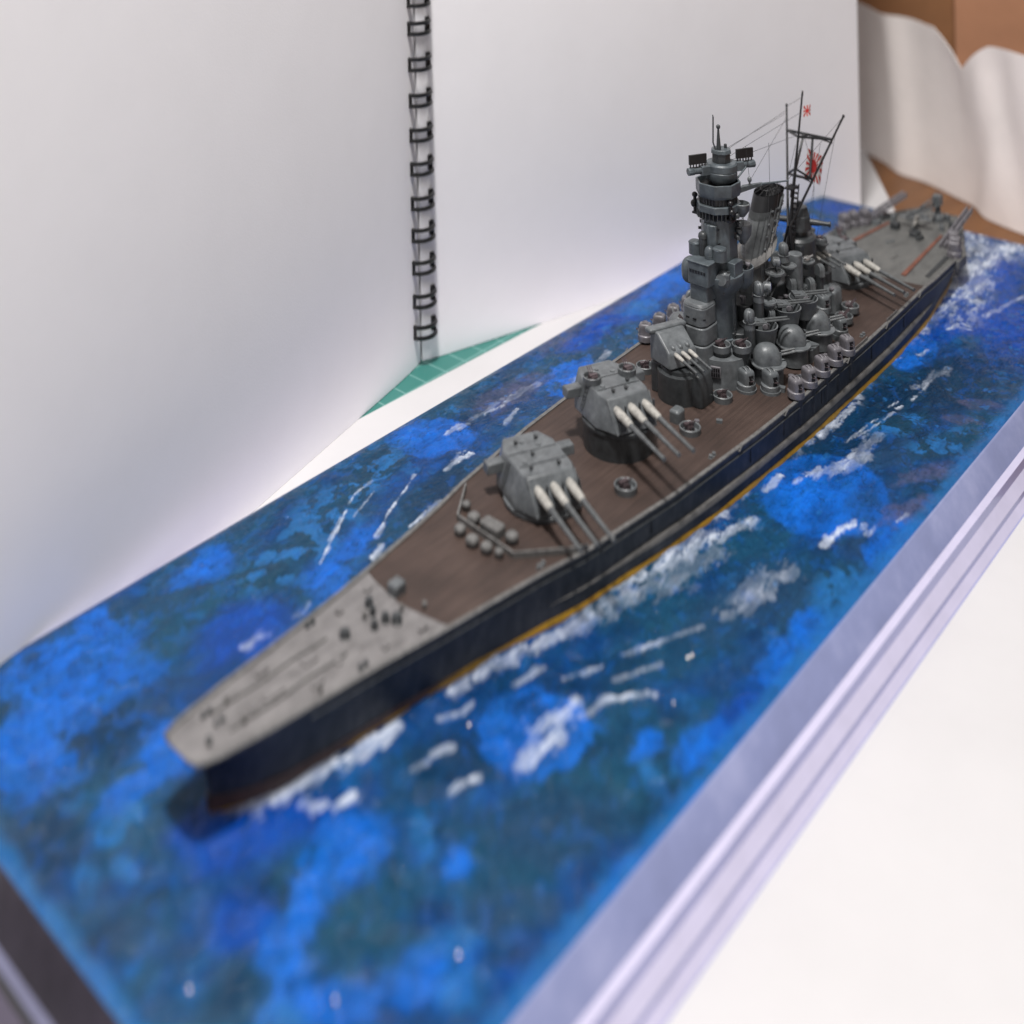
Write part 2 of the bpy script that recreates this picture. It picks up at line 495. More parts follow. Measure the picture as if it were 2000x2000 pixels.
# ------------------------------------------------------------------ sea base
X0, X1, Y0, Y1 = -38.95, 2.56, -6.78, 6.69
base = thing('sea_diorama_base', 'rectangular display base with glossy painted blue sea and white foam streaks under the battleship', 'diorama base', ((X0 + X1) / 2, 0, TZ))
obj('core', MB().box(((X0 + X1) / 2, (Y0 + Y1) / 2, (TZ + 0.02 - 0.2) / 2 + 0.0), (X1 - X0 - 0.3, Y1 - Y0 - 0.3, 1.28)), 'rimdark', base)

def vnoise(x, y, seed):
    r_ = np.random.RandomState(seed)
    tabl = r_.rand(256, 256)
    xi = np.floor(x).astype(int); yi = np.floor(y).astype(int)
    fx = x - xi; fy = y - yi
    fx = fx * fx * (3 - 2 * fx); fy = fy * fy * (3 - 2 * fy)
    g = lambda a, b_: tabl[a % 256, b_ % 256]
    return (g(xi, yi) * (1 - fx) + g(xi + 1, yi) * fx) * (1 - fy) + (g(xi, yi + 1) * (1 - fx) + g(xi + 1, yi + 1) * fx) * fy

def fbm(x, y, seed, octv=5, gain=0.55):
    s_ = 0; a = 1; t = 0
    for k in range(octv):
        s_ = s_ + a * vnoise(x * 2 ** k + 17.3 * k, y * 2 ** k + 9.1 * k, seed + k); t += a; a *= gain
    return s_ / t

BLOBS=[(-17.86,4.28,-0.238,0.569,0.434,0.283,'D'),(-6.46,3.47,-0.527,0.660,0.643,0.583,'D'),(-12.77,-5.59,-0.593,0.563,0.622,0.751,'D'),(-27.19,3.01,-0.606,1.007,0.363,1.107,'D'),(-18.35,-4.61,-0.706,0.711,0.339,0.842,'P'),(-31.29,3.75,-0.391,1.141,0.682,0.594,'c'),(-36.00,2.91,-0.431,1.318,0.798,0.689,'c'),(-0.54,-5.10,-0.630,0.144,0.121,0.635,'P'),(1.00,-3.77,-1.120,0.586,0.657,0.596,'P'),(-0.98,-1.77,-1.379,0.471,0.496,1.248,'P'),(-0.01,-1.57,-1.528,0.167,0.078,3.121,'P'),(-0.95,-8.25,-1.908,0.969,4.226,3.799,'K'),(-0.44,-3.13,-0.899,0.217,0.265,1.122,'K'),(-2.44,-4.59,-0.861,0.561,0.848,0.764,'T'),(-1.97,-6.47,-1.845,1.078,1.455,1.309,'P'),(-1.10,-6.93,-0.740,0.132,0.012,2.525,'k'),(0.23,-0.65,-0.572,0.219,0.496,0.872,'T'),(0.82,-1.05,-3.260,0.066,-0.296,3.782,'p'),(0.27,-1.03,-3.939,0.147,-0.347,4.555,'p'),(1.66,-0.52,-3.898,2.246,2.489,2.271,'p'),(1.02,-0.11,-3.751,2.336,2.934,2.677,'p'),(1.90,0.75,-2.014,1.215,2.060,1.884,'U'),(1.69,-1.77,-1.372,0.741,1.154,1.051,'K'),(-0.63,0.77,-0.771,0.574,1.158,1.055,'C'),(-1.48,1.07,-0.670,0.539,1.217,1.108,'C'),(-2.18,2.48,-0.853,1.075,1.640,1.005,'P'),(-1.51,2.66,-1.068,0.283,0.426,1.707,'P'),(0.15,2.26,-1.290,0.985,1.149,1.051,'C'),(-0.38,1.86,-1.930,1.499,1.680,1.533,'k'),(-0.81,2.77,-1.542,2.192,1.078,0.556,'P'),(-0.04,3.14,-0.923,1.586,1.371,0.591,'P'),(0.10,4.35,-0.758,0.664,2.052,1.881,'P'),(-0.75,3.65,-0.711,0.634,0.919,0.841,'T'),(-1.42,3.71,-0.797,0.362,0.666,1.346,'T'),(0.70,4.04,-2.111,1.728,3.152,2.891,'p'),(-1.20,5.29,-0.869,0.897,1.193,1.093,'P'),(-1.27,4.62,-1.370,1.356,1.417,1.297,'T'),(-1.42,5.89,-1.350,1.481,1.530,1.402,'p'),(-1.87,5.01,-1.574,1.668,2.787,2.550,'p'),(-3.08,3.47,-3.690,1.956,0.813,1.709,'p'),(-3.16,4.17,-1.605,1.746,1.450,1.322,'P'),(-3.16,3.86,-4.644,3.589,1.277,1.716,'k'),(-3.45,4.79,-0.588,0.680,0.821,0.749,'T'),(-3.11,5.56,-0.898,1.075,1.589,1.452,'U'),(-2.18,6.11,-1.666,-0.057,-0.048,3.019,'k'),(-2.16,6.46,-1.971,-0.070,-0.010,3.538,'C'),(-2.14,6.79,0.041,4.231,1.999,0.073,'p'),(-7.64,5.30,-1.537,2.318,1.668,1.512,'P'),(-7.09,5.78,-3.941,2.227,0.581,2.018,'p'),(-7.48,6.12,-3.824,6.092,4.413,4.008,'p'),(-6.18,5.57,-0.419,0.598,0.811,0.737,'T'),(-4.86,5.10,-0.428,0.549,0.980,0.893,'U'),(-8.18,6.17,-0.028,2.488,1.120,-0.189,'P'),(-6.65,6.42,0.075,3.013,0.867,-0.139,'k'),(-7.18,6.66,0.014,3.522,0.768,-0.105,'P'),(-5.28,6.64,0.125,3.734,0.867,-0.098,'P'),(-9.61,6.40,-0.009,2.149,0.905,-0.198,'C'),(-12.28,6.32,-0.054,1.800,0.655,-0.170,'P'),(-14.65,6.20,-0.904,0.592,0.221,1.965,'m'),(-13.19,5.87,-0.621,0.530,0.312,1.224,'U'),(-17.21,6.51,-0.044,2.010,0.694,-0.294,'P'),(-17.09,5.76,-0.538,1.227,0.604,0.540,'U'),(-10.51,4.36,-0.399,0.371,0.475,1.093,'T'),(-8.26,3.44,-0.563,0.439,0.743,1.705,'k'),(-12.62,4.73,-0.441,0.346,0.277,1.178,'U'),(-12.74,2.97,-0.513,0.376,0.431,2.158,'T'),(-6.76,1.78,-1.210,0.792,0.924,2.207,'k'),(-4.89,2.73,-0.680,0.406,0.676,1.506,'K'),(-18.90,3.02,-0.609,0.603,0.328,1.831,'T'),(-20.90,3.31,-0.251,0.205,0.062,1.487,'K'),(-23.47,4.09,-0.293,0.362,0.157,0.855,'K'),(-25.91,4.58,-0.213,0.369,0.241,0.685,'k'),(-22.63,4.44,-0.511,0.995,1.098,1.736,'m'),(-22.45,5.85,-0.374,0.790,0.953,1.478,'m'),(-24.01,5.58,-0.617,1.952,3.574,2.201,'u'),(-25.35,5.79,-0.507,1.690,3.897,2.368,'u'),(-23.49,6.64,-0.724,0.748,0.436,4.273,'u'),(-20.47,5.89,-0.543,1.079,1.443,2.201,'u'),(-20.87,4.86,-0.520,0.777,0.724,1.904,'U'),(-19.01,6.32,-0.777,1.174,0.879,2.142,'u'),(-24.53,6.58,-1.735,1.863,0.619,6.247,'p'),(-19.51,7.20,-1.077,0.958,0.440,3.613,'P'),(-33.66,2.66,-0.195,0.378,0.321,1.075,'C'),(-29.74,3.16,-0.241,0.433,0.455,1.427,'C'),(-31.13,4.75,-0.316,0.984,0.330,0.288,'C'),(-8.21,-5.13,-0.720,0.294,0.044,1.013,'m'),(-6.42,-4.66,-0.709,0.254,0.067,1.200,'m'),(-10.21,-5.65,-0.654,0.256,-0.106,1.414,'m'),(-5.02,-4.52,-0.943,0.360,0.251,1.351,'T'),(-7.96,-3.83,-1.111,0.464,0.097,1.348,'P'),(-6.61,-3.30,-1.267,0.669,0.384,1.148,'P'),(-4.17,-3.40,-0.809,0.242,0.108,1.218,'C'),(-4.79,-5.89,-1.254,0.371,0.051,1.772,'P'),(-11.12,-5.75,-0.944,0.462,0.064,2.309,'K'),(-11.04,-3.65,-0.722,0.262,-0.218,1.831,'K'),(-15.42,-6.87,-0.788,0.473,0.018,4.057,'m'),(-15.38,-5.52,-0.597,0.372,0.042,1.422,'K'),(-16.27,-5.43,-0.513,0.335,0.065,2.102,'u'),(-20.32,-6.49,-0.661,0.497,0.033,3.132,'u'),(-20.90,-5.82,-0.649,0.510,0.046,2.113,'C'),(-22.76,-6.04,-0.454,0.420,0.191,1.688,'C'),(-23.43,-6.51,-0.507,0.473,0.432,4.106,'u'),(-25.63,-5.94,-0.551,0.562,0.177,1.607,'P'),(-24.05,-5.80,-0.599,0.895,1.297,1.127,'p'),(-27.04,-6.39,-0.795,0.759,0.019,1.686,'P'),(-37.52,-5.80,-0.324,0.843,1.128,-0.040,'T'),(-35.01,-5.04,-0.354,0.708,0.663,0.567,'P'),(-37.81,-4.49,-0.283,0.723,1.303,0.259,'C')]
STROKES=[(0.35,1.00,[(-1.36,0.60),(-2.48,0.80),(-3.51,1.02),(-4.49,1.14)]),(0.22,0.80,[(-2.06,1.29),(-2.40,1.66),(-2.82,1.78)]),(0.10,0.70,[(-5.32,1.75),(-5.71,1.98),(-6.02,1.99)]),(0.12,0.70,[(-4.55,2.26),(-4.92,2.42)]),(0.16,0.90,[(-4.18,3.10),(-4.73,3.28)]),(0.12,0.50,[(-3.79,2.15),(-4.31,2.28)]),(0.25,0.75,[(-6.02,1.40),(-7.11,1.62),(-8.34,1.95),(-9.05,2.14)]),(0.35,0.60,[(-8.40,1.90),(-9.05,2.14),(-9.99,2.32)]),(0.50,0.75,[(-11.11,2.26),(-12.23,2.41),(-13.24,2.66),(-14.28,2.93)]),(0.25,0.85,[(-11.35,2.25),(-12.73,2.53)]),(0.50,0.40,[(-10.36,2.35),(-12.01,2.99),(-13.84,3.33)]),(0.14,0.60,[(-9.36,3.55),(-10.12,3.93)]),(0.10,0.40,[(-10.23,3.93),(-11.31,4.41)]),(0.16,0.85,[(-7.35,3.90),(-8.01,4.02),(-8.57,4.43),(-8.85,4.69)]),(0.40,0.80,[(-5.79,3.72),(-6.32,3.83),(-6.57,3.83)]),(0.30,0.70,[(-6.36,3.40),(-7.03,3.54),(-7.54,3.70)]),(0.50,0.45,[(-12.54,4.64),(-13.34,4.74),(-14.25,4.94)]),(0.14,0.50,[(-7.06,2.33),(-7.81,2.51)]),(0.10,0.45,[(-7.88,3.03),(-8.84,3.43)]),(0.10,0.40,[(-8.63,3.85),(-9.68,4.35)]),(0.30,0.35,[(-12.07,4.63),(-13.26,5.05)]),(0.12,0.50,[(-6.94,1.32),(-7.55,2.00)]),(0.16,0.95,[(-20.38,2.92),(-21.45,2.90),(-22.52,2.93)]),(0.05,0.70,[(-20.62,3.60),(-21.79,3.70),(-22.50,3.78)]),(0.05,0.60,[(-21.07,3.70),(-21.76,3.87),(-23.17,3.98)]),(0.12,0.70,[(-24.11,4.15),(-24.92,4.15),(-25.49,4.09)]),(0.05,0.60,[(-23.35,3.74),(-24.05,3.86)]),(0.08,0.70,[(-23.45,3.94),(-23.70,4.00)]),(0.20,0.30,[(-24.96,3.97),(-26.89,4.22)]),(0.14,0.80,[(-16.97,3.01),(-17.89,2.99)]),(0.20,0.90,[(-15.86,5.23),(-16.65,5.27),(-17.30,5.53)]),(0.08,0.80,[(-18.02,6.18),(-18.51,6.25)]),(0.10,0.60,[(-17.03,5.85),(-18.05,5.89)]),(0.30,0.60,[(-18.41,3.57),(-19.32,4.04),(-20.39,4.31)]),(0.25,0.50,[(-19.01,3.88),(-20.54,4.10),(-21.70,4.21)]),(0.12,0.70,[(-17.84,3.47),(-18.94,3.62)]),(0.20,0.60,[(-14.45,3.12),(-15.64,3.35)]),(0.25,0.60,[(-14.81,3.21),(-15.68,3.40)]),(0.10,0.80,[(-30.03,2.43),(-30.88,2.56),(-32.54,2.69),(-33.66,2.66)]),(0.50,0.95,[(-33.17,2.09),(-35.05,2.18),(-37.18,2.42),(-39.17,2.77)]),(0.40,0.90,[(-32.54,2.69),(-34.37,2.79)]),(0.12,0.60,[(-29.55,3.23),(-30.17,3.36)]),(0.10,0.70,[(-30.28,3.49),(-30.38,3.89)]),(0.10,0.60,[(-29.92,3.36),(-30.13,3.89)]),(0.12,0.60,[(-31.99,3.95),(-34.00,4.37)]),(0.20,0.50,[(-31.35,3.82),(-32.65,4.09)]),(0.10,0.80,[(-26.12,2.64),(-26.57,2.83)]),(0.10,0.70,[(-27.13,3.21),(-27.64,3.26)]),(0.90,0.55,[(-37.43,1.14),(-37.44,1.94),(-38.23,2.86)]),(0.08,0.85,[(-6.86,-3.87),(-8.11,-4.60),(-9.28,-5.28),(-10.09,-5.42)]),(0.09,0.85,[(-8.50,-3.54),(-9.47,-4.05),(-10.38,-4.39),(-11.08,-4.68)]),(0.14,0.70,[(-7.79,-2.98),(-8.31,-3.14)]),(0.12,0.80,[(-9.37,-3.18),(-10.71,-3.33)]),(0.06,0.50,[(-7.52,-4.33),(-8.44,-4.87)]),(0.05,0.50,[(-8.67,-4.61),(-9.81,-5.02)]),(0.10,0.80,[(-11.84,-4.19),(-12.73,-4.32)]),(0.25,0.90,[(-12.35,-4.17),(-12.93,-4.29)]),(0.15,0.80,[(-13.16,-5.43),(-13.88,-5.46)]),(0.12,0.70,[(-13.57,-5.39),(-14.03,-5.29)]),(0.20,0.35,[(-14.30,-5.42),(-16.38,-5.31),(-17.30,-5.22)]),(0.10,0.60,[(-14.77,-5.32),(-15.47,-5.19)]),(0.10,0.50,[(-14.75,-4.47),(-15.68,-4.73)]),(0.12,0.40,[(-5.15,-2.81),(-5.57,-2.85)]),(0.20,0.35,[(-3.69,-2.97),(-4.26,-2.94)]),(0.10,0.50,[(-5.38,-2.81),(-5.73,-2.94)]),(0.15,0.40,[(-18.19,-4.44),(-20.48,-4.65)])]

def sea():
    st = 0.042
    nx = int((X1 - X0) / st); ny = int((Y1 - Y0) / st)
    xs = np.linspace(X0, X1, nx + 1); ys = np.linspace(Y0, Y1, ny + 1)
    X, Y = np.meshgrid(xs, ys, indexing='ij')
    n1 = fbm(X * 0.28, Y * 0.4, 1); n2 = fbm(X * 0.9, Y * 1.3, 11); n3 = fbm(X * 2.6, Y * 3.2, 21); n4 = fbm(X * 6, Y * 7, 31, 4)
    wx = X + 0.5 * (n2 - 0.5); wy = Y + 0.5 * (fbm(X * 0.9 + 40, Y * 1.2, 41) - 0.5)
    C = np.zeros(X.shape + (3,))
    sm = lambda a, b_, v: np.clip((v - a) / (b_ - a), 0, 1) ** 2 * (3 - 2 * np.clip((v - a) / (b_ - a), 0, 1))
    deep = np.array((0.004, 0.045, 0.17)); teal = np.array((0.008, 0.055, 0.1)); bright = np.array((0.006, 0.125, 0.56)); dark = np.array((0.002, 0.02, 0.052))
    purple = np.array((0.012, 0.045, 0.1)); cob = np.array((0.001, 0.052, 0.33)); sky = np.array((0.016, 0.13, 0.36)); mauve = np.array((0.07, 0.075, 0.15))
    mixc = lambda c, m: C * (1 - m[..., None]) + c * m[..., None]
    C[:] = deep
    C = mixc(teal, sm(0.42, 0.62, n1) * 0.85)
    C = mixc(dark, sm(0.55, 0.72, n2) * 0.5)
    C = mixc(sky, sm(0.63, 0.72, fbm(wx * 1.6, wy * 1.9, 51)) * 0.35)
    C = mixc(purple, sm(0.55, 0.68, fbm(wx * 0.5, wy * 0.9, 61)) * 0.5)
    rag = (n2 - 0.5) * 1.5 + (n3 - 0.5) * 1.1 + (n4 - 0.5) * 0.5
    palette = {'D': bright, 'P': bright, 'p': sky, 'c': cob, 'C': cob, 'K': dark * 1.2, 'k': dark, 'T': teal, 'U': purple, 'u': mauve, 'm': sky}
    for code in 'TUKCPDcpkum':
        for (cx, cy, a, b_, c, d, cd) in BLOBS:
            if cd != code: continue
            u = a * (X - cx) + b_ * (Y - cy); v = c * (X - cx) + d * (Y - cy)
            q = np.sqrt(u * u + v * v)
            near = q < 2.2
            if code == 'D':
                m = sm(1.07, 0.93, q + rag * (0.12 if cx < -14 else 0.4)) * np.clip(0.62 + 1.3 * (n2 - 0.4) + 0.5 * (n3 - 0.5), 0.3, 1)
            elif code in 'TUKC':
                m = sm(1.45, 0.55, q + rag * 0.5) * 0.8
            elif code == 'm':
                m = sm(1.5, 0.5, q) * sm(0.5, 0.54, fbm(wx * 2.4, wy * 3.0, 71)) * 0.8
                C = mixc(teal * 0.8, sm(1.4, 0.6, q) * 0.75 * near)
            else:
                hard = 0.5 if cx < -9 else 1.0
                m = sm(1.1 + 0.25 * hard, 0.95 - 0.4 * hard, q + rag * 1.15) * (0.9 if code in 'Pc' else 0.65) * (0.6 + 0.55 * sm(0.35, 0.6, n3))
            C = mixc(palette[code] * np.clip(0.85 + 0.6 * (n2 - 0.4), 0.6, 1.15)[..., None] if code in 'DPc' else palette[code], m * near)
    # thin dark veins and flecks of the marbled coats
    vein = np.abs(fbm(wx * 1.1 + 5, wy * 1.5, 81) - 0.5)
    C = mixc(dark, sm(0.012, 0.0, vein) * 0.6)
    C = mixc(sky, sm(0.74, 0.78, fbm(X * 3.0, Y * 4.0, 91, 3)) * sm(-8, -14, X) * 0.5)
    # broken brush mottling over every coat: azure flecks, darker reticulation, streaks drawn along the hull
    mo = fbm(wx * 3.2 + 2 * n3, wy * 4.0 + 2 * n2, 171, 5, 0.62)
    so = fbm(X * 1.0 + Y * 0.5 + n2, Y * 5.5 - X * 0.9, 181, 5, 0.6)
    C = mixc(dark * 1.1, sm(0.45, 0.36, mo) * 0.3)
    C = mixc(bright * 0.8, sm(0.6, 0.68, mo) * 0.22)
    C = mixc(teal, sm(0.58, 0.66, so) * 0.18)
    C = C * (0.88 + 0.24 * so)[..., None]
    # edge band along the sides
    eb = np.minimum(np.minimum(Y1 - Y, X1 - X), 9)
    C = mixc(sky * 0.9, sm(0.42, 0.1, eb + 0.35 * (n2 - 0.5)) * 0.7)
    Z = 0.1 * (n2 - 0.5) + 0.06 * (n3 - 0.5) + 0.05 * (fbm(X * 1.1 + Y * 0.6, Y * 3.0 - X * 0.9, 161) - 0.5)
    # foam strokes, laid on thick
    white = np.array((0.58, 0.63, 0.72))
    F = np.zeros(X.shape)
    fn = fbm(X * 3.4, Y * 4.2, 101); fn2 = fbm(X * 11, Y * 12, 111, 3)
    fs_ = fbm(X * 1.3 + Y * 0.5, Y * 6.5 - X * 1.0, 151)
    for (wd, stg, pts) in STROKES:
        pts = np.array(pts)
        lo_ = pts.min(0) - 2.2 * wd - 0.1; hi_ = pts.max(0) + 2.2 * wd + 0.1
        i0, i1 = np.searchsorted(xs, [lo_[0], hi_[0]]); j0, j1 = np.searchsorted(ys, [lo_[1], hi_[1]])
        if i1 <= i0 or j1 <= j0: continue
        sx = X[i0:i1, j0:j1]; sy = Y[i0:i1, j0:j1]
        dm = np.full(sx.shape, 9.0)
        for a, b_ in zip(pts[:-1], pts[1:]):
            ab = b_ - a; L2 = ab @ ab + 1e-9
            t = np.clip(((sx - a[0]) * ab[0] + (sy - a[1]) * ab[1]) / L2, 0, 1)
            dm = np.minimum(dm, np.hypot(sx - a[0] - t * ab[0], sy - a[1] - t * ab[1]))
        q = dm / (wd * 0.6) + (fs_[i0:i1, j0:j1] - 0.5) * 3.6 + (fn[i0:i1, j0:j1] - 0.5) * 1.6 + (fn2[i0:i1, j0:j1] - 0.5) * 1.0
        m = sm(1.35, 0.35, q) * stg * (0.45 + 0.5 * sm(0.4, 0.62, fs_[i0:i1, j0:j1]))
        F[i0:i1, j0:j1] = np.maximum(F[i0:i1, j0:j1], m)
    # wash along the hull side and churned wake at the stern
    hullb = np.interp(-X, [0.7, 2, 4.7, 7, 9.8, 15, 20, 26, 30, 33, 35.5, 37, 37.6], [0.02, 0.7, 1.0, 1.38, 1.98, 2.54, 2.72, 2.68, 2.46, 2.05, 1.4, 0.6, 0.1])
    hd = np.abs(Y) - hullb
    wk = sm(0.3, 0.0, hd + 0.9 * (fn - 0.5)) * sm(0.5, 0.66, fbm(X * 0.8, Y * 1.5, 121)) * ((X < -0.6) & (X > -31))
    F = np.maximum(F, wk * 0.45)
    st_ = sm(-29.0, -32.5, X) * sm(1.9, 0.4, hd + 0.5 * (n2 - 0.5) - 0.02 * (-30 - X))
    F = np.maximum(F, st_ * np.clip(sm(0.44, 0.66, 0.5 * fn + 0.5 * fs_) * 0.95 + 0.08, 0, 1) * (Y > 0))
    F = np.maximum(F, sm(-36.5, -38.2, X) * sm(5.0, 2.0, np.abs(Y - 1.0)) * sm(0.5, 0.64, fn) * 0.8)
    F = F * (0.55 + 0.75 * sm(0.35, 0.6, fbm(X * 1.6 + Y * 0.8, Y * 5.0 - X * 1.2, 141)))
    F = np.clip(F, 0, 1)
    C = mixc(white, F * 0.95)
    C = np.clip(C, 0, 1)
    Z = Z + 0.03 * F * (0.5 + fn)
    bd = np.minimum(np.minimum(X - X0, X1 - X), np.minimum(Y - Y0, Y1 - Y))
    Z = Z * np.clip(bd / 0.25, 0, 1) - 0.03 * (1 - np.clip(bd / 0.12, 0, 1))
    nv = (nx + 1) * (ny + 1)
    me = bpy.data.meshes.new('sea_surface')
    me.vertices.add(nv)
    me.vertices.foreach_set('co', np.stack([X, Y, Z], -1).reshape(-1).astype(np.float32))
    idx = np.arange(nv).reshape(nx + 1, ny + 1)
    q = np.stack([idx[:-1, :-1], idx[1:, :-1], idx[1:, 1:], idx[:-1, 1:]], -1).reshape(-1, 4)
    me.loops.add(q.size)
    me.loops.foreach_set('vertex_index', q.reshape(-1).astype(np.int32))
    me.polygons.add(len(q))
    me.polygons.foreach_set('loop_start', (np.arange(len(q)) * 4).astype(np.int32))
    me.update(calc_edges=True)
    me.polygons.foreach_set('use_smooth', np.ones(len(q), dtype=bool))
    at = me.color_attributes.new('paint', 'FLOAT_COLOR', 'POINT')
    at.data.foreach_set('color', np.concatenate([C, np.ones(X.shape + (1,))], -1).reshape(-1).astype(np.float32))
    me.validate()
    link('sea_surface', me, 'water', base)
sea()
gd = MB().superell((0, 0, 0), (.045, .045, .03), 1, 12, 6, -.2).mesh('glint_bead')  # silver beads added to imitate bright glints on the sea
for (x, y) in ((1.52, 2.54), (-1.88, 5.41), (0.01, 4.44), (-8.91, 5.16), (-5.57, 2.33), (-10.23, 4.7), (-10.36, 4.74)):
    link('glint_bead', gd, 'silver', base, (x, y, .02))

# stepped plastic moulding that runs round the base
PROF = [(0.0, -0.03), (0.06, -0.06), (0.44, -0.66), (0.62, -0.69), (0.65, -0.93), (0.88, -1.15), (0.89, -1.29), (1.06, -1.44), (1.08, TZ + 0.012)]
BANDS = {'side': ['rimslope', 'rim', 'rimline', 'rim', 'rimline', 'rim', 'rimline'], 'front': ['rimdark', 'rimband', 'black', 'rimpurple', 'black', 'rimpurple', 'black']}  # front bands are darker copies, that side's shade put into the colours
def moulding(axis, a0, a1, pos, sgn, kind, name):
    root = None
    segs = [(0, 1, 2), (2, 3), (3, 4), (4, 5), (5, 6), (6, 7), (7, 8)]
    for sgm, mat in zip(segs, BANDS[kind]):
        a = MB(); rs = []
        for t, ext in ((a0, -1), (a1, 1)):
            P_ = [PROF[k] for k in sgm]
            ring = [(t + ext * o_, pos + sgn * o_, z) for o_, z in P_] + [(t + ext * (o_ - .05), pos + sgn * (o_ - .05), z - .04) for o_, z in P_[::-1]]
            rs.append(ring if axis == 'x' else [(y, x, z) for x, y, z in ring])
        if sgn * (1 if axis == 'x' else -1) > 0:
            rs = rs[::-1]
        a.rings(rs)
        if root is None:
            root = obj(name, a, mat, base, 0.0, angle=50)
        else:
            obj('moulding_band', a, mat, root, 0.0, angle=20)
moulding('x', X0, X1, Y1, 1, 'side', 'side_moulding')
moulding('x', X0, X1, Y0, -1, 'side', 'side_moulding')
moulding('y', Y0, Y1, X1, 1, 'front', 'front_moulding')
moulding('y', Y0, Y1, X0, -1, 'side', 'rear_moulding')
# ------------------------------------------------------------------ the battleship
ship = thing('battleship_model', 'grey plastic battleship model with brown wooden deck sailing on the painted sea', 'model ship', (-18.5, 0, 0))
DS = [0, .05, .15, .5, 1.5, 4.1, 6.15, 8.9, 10.2, 13.4, 17.3, 20, 24, 26.4, 30.4, 33.3, 34.6, 36, 37, 37.5]
DH = [.36, .5, .58, .68, .83, 1.1, 1.38, 1.78, 2.05, 2.42, 2.66, 2.74, 2.72, 2.66, 2.45, 2.32, 2.0, 1.5, 1.05, .7]
WSx = [.7, .95, 1.3, 1.94, 4.7, 7, 9.8, 15, 20, 26, 30, 33, 35.5, 36.6, 37]
WHx = [.03, .2, .38, .62, .98, 1.35, 1.95, 2.5, 2.68, 2.64, 2.42, 2.0, 1.35, .7, .2]
ZSx = [0, 3, 6, 10, 14, 20, 26, 29.9, 30.2, 37.5]
ZHx = [1.56, 1.42, 1.3, 1.26, 1.28, 1.34, 1.32, 1.24, 1.18, 1.06]
hbf = lambda s: float(np.interp(s, DS, DH))
wbf = lambda s: float(np.interp(s, WSx, WHx))
zdf = lambda s: float(np.interp(s, ZSx, ZHx))
us = sorted(set([0, .0007, .0014, .002, .003, .0045, .007, .011, .016, .024, .04] + [k / 70 for k in range(4, 70)] + [.945, .96, .972, .982, .99, .996, 1.0]))

def hull():
    a = MB(); rs = []
    for u in us:
        sd = 37.5 * u; sw = .7 + 36.3 * u
        hb, wb, zd = hbf(sd), wbf(sw), zdf(sd)
        bul = 0.07 * max(0, min(1, (sd - 8) / 5)) * max(0, min(1, (32 - sd) / 3))
        pr = []
        for z, y in ((zd, hb), (zd - .05, hb + .012), (zd - .16, hb + .002), (zd * .76, hb + (wb - hb) * .2), (zd * .62, hb + (wb - hb) * .35), (.5, hb + (wb - hb) * .55), (.44, hb + (wb - hb) * .62 + bul), (.3, hb + (wb - hb) * .78 + bul), (.05, wb + bul), (-.12, wb + bul)):
            zz = min(1, max(0, z / zd))
            bow = max(0, 1 - sd / 4.5)
            k = zz ** (1.6 + 3.4 * bow)
            y = y * (1 - bow) + (wb + (hb - wb) * zz ** 4.5) * bow
            pr.append((-(sd * k + sw * (1 - k)), y, z))
        rs.append(pr + [(x, -y, z) for x, y, z in pr[::-1]])
    a.rings(rs, True, True, True)
    # the ring closes over the top: drop the lid faces so the deck pieces show
    n = len(rs[0])
    a.f = [f for f in a.f if not (len(f) == 4 and {q % n for q in f} == {0, n - 1})]
    return obj('hull', a, 'hull', ship, angle=28)
hull()

def deck_piece(name, f0, f1, mat, n, inset=0.05, dz=-0.03, m=12):
    a = MB()
    for k in range(n + 1):
        for j in range(m + 1):
            v = -1 + 2 * j / m
            s0 = f0(v); s1 = f1(v)
            s_ = s0 + (s1 - s0) * k / n
            a.v.append((-s_, v * max(.05, hbf(s_) - inset), zdf(s_) + dz + 0.02 * (1 - v * v)))
    for k in range(n):
        for j in range(m):
            q = k * (m + 1) + j
            a.f.append((q, q + 1, q + m + 2, q + m + 1))
    return obj(name, a, mat, ship)
bnd = lambda v: 6.15 - 0.28 * (1 - abs(v)) ** 0.7
aft = lambda v: 29.75 - 0.5 * (1 - abs(v))
deck_piece('foredeck_plating', lambda v: 0.03 + 0.0 * v, bnd, 'steel', 40)
deck_piece('wooden_deck', bnd, aft, 'wood', 90, dz=-0.024)
deck_piece('afterdeck_plating', aft, lambda v: 37.46, 'afterdeck', 40)
def edge_strip():
    for sg in (1, -1):
        a = MB(); rs = []
        for u in us[2:]:
            s_ = 37.5 * u; y = hbf(s_); z = zdf(s_)
            rs.append([(-s_, sg * (y - .085), z - .03), (-s_, sg * (y - .085), z + .012), (-s_, sg * (y + .016), z + .012), (-s_, sg * (y + .016), z - .03)])
        a.rings(rs if sg > 0 else [r_[::-1] for r_ in rs])
        obj('deck_edge_strip', a, 'deckedge' , ship)
edge_strip()
def waterline():
    for sg in (1, -1):
        a = MB(); rs = []
        for u in us:
            sw = .7 + 36.3 * u; sd = 37.5 * u
            bul = 0.07 * max(0, min(1, (sd - 8) / 5)) * max(0, min(1, (32 - sd) / 3))
            y = wbf(sw) + bul
            wob = 0.012 * math.sin(u * 90) + 0.01 * math.sin(u * 233)
            rs.append([(-sw, sg * (y - .03), -.1), (-sw, sg * (y - .03), .095 + wob), (-sw, sg * (y + .015), .095 + wob), (-sw, sg * (y + .05 + wob), .03), (-sw, sg * (y + .05), -.1)])
        a.rings(rs if sg > 0 else [r_[::-1] for r_ in rs])
        obj('waterline_stripe', a, 'ochre', ship)
waterline()
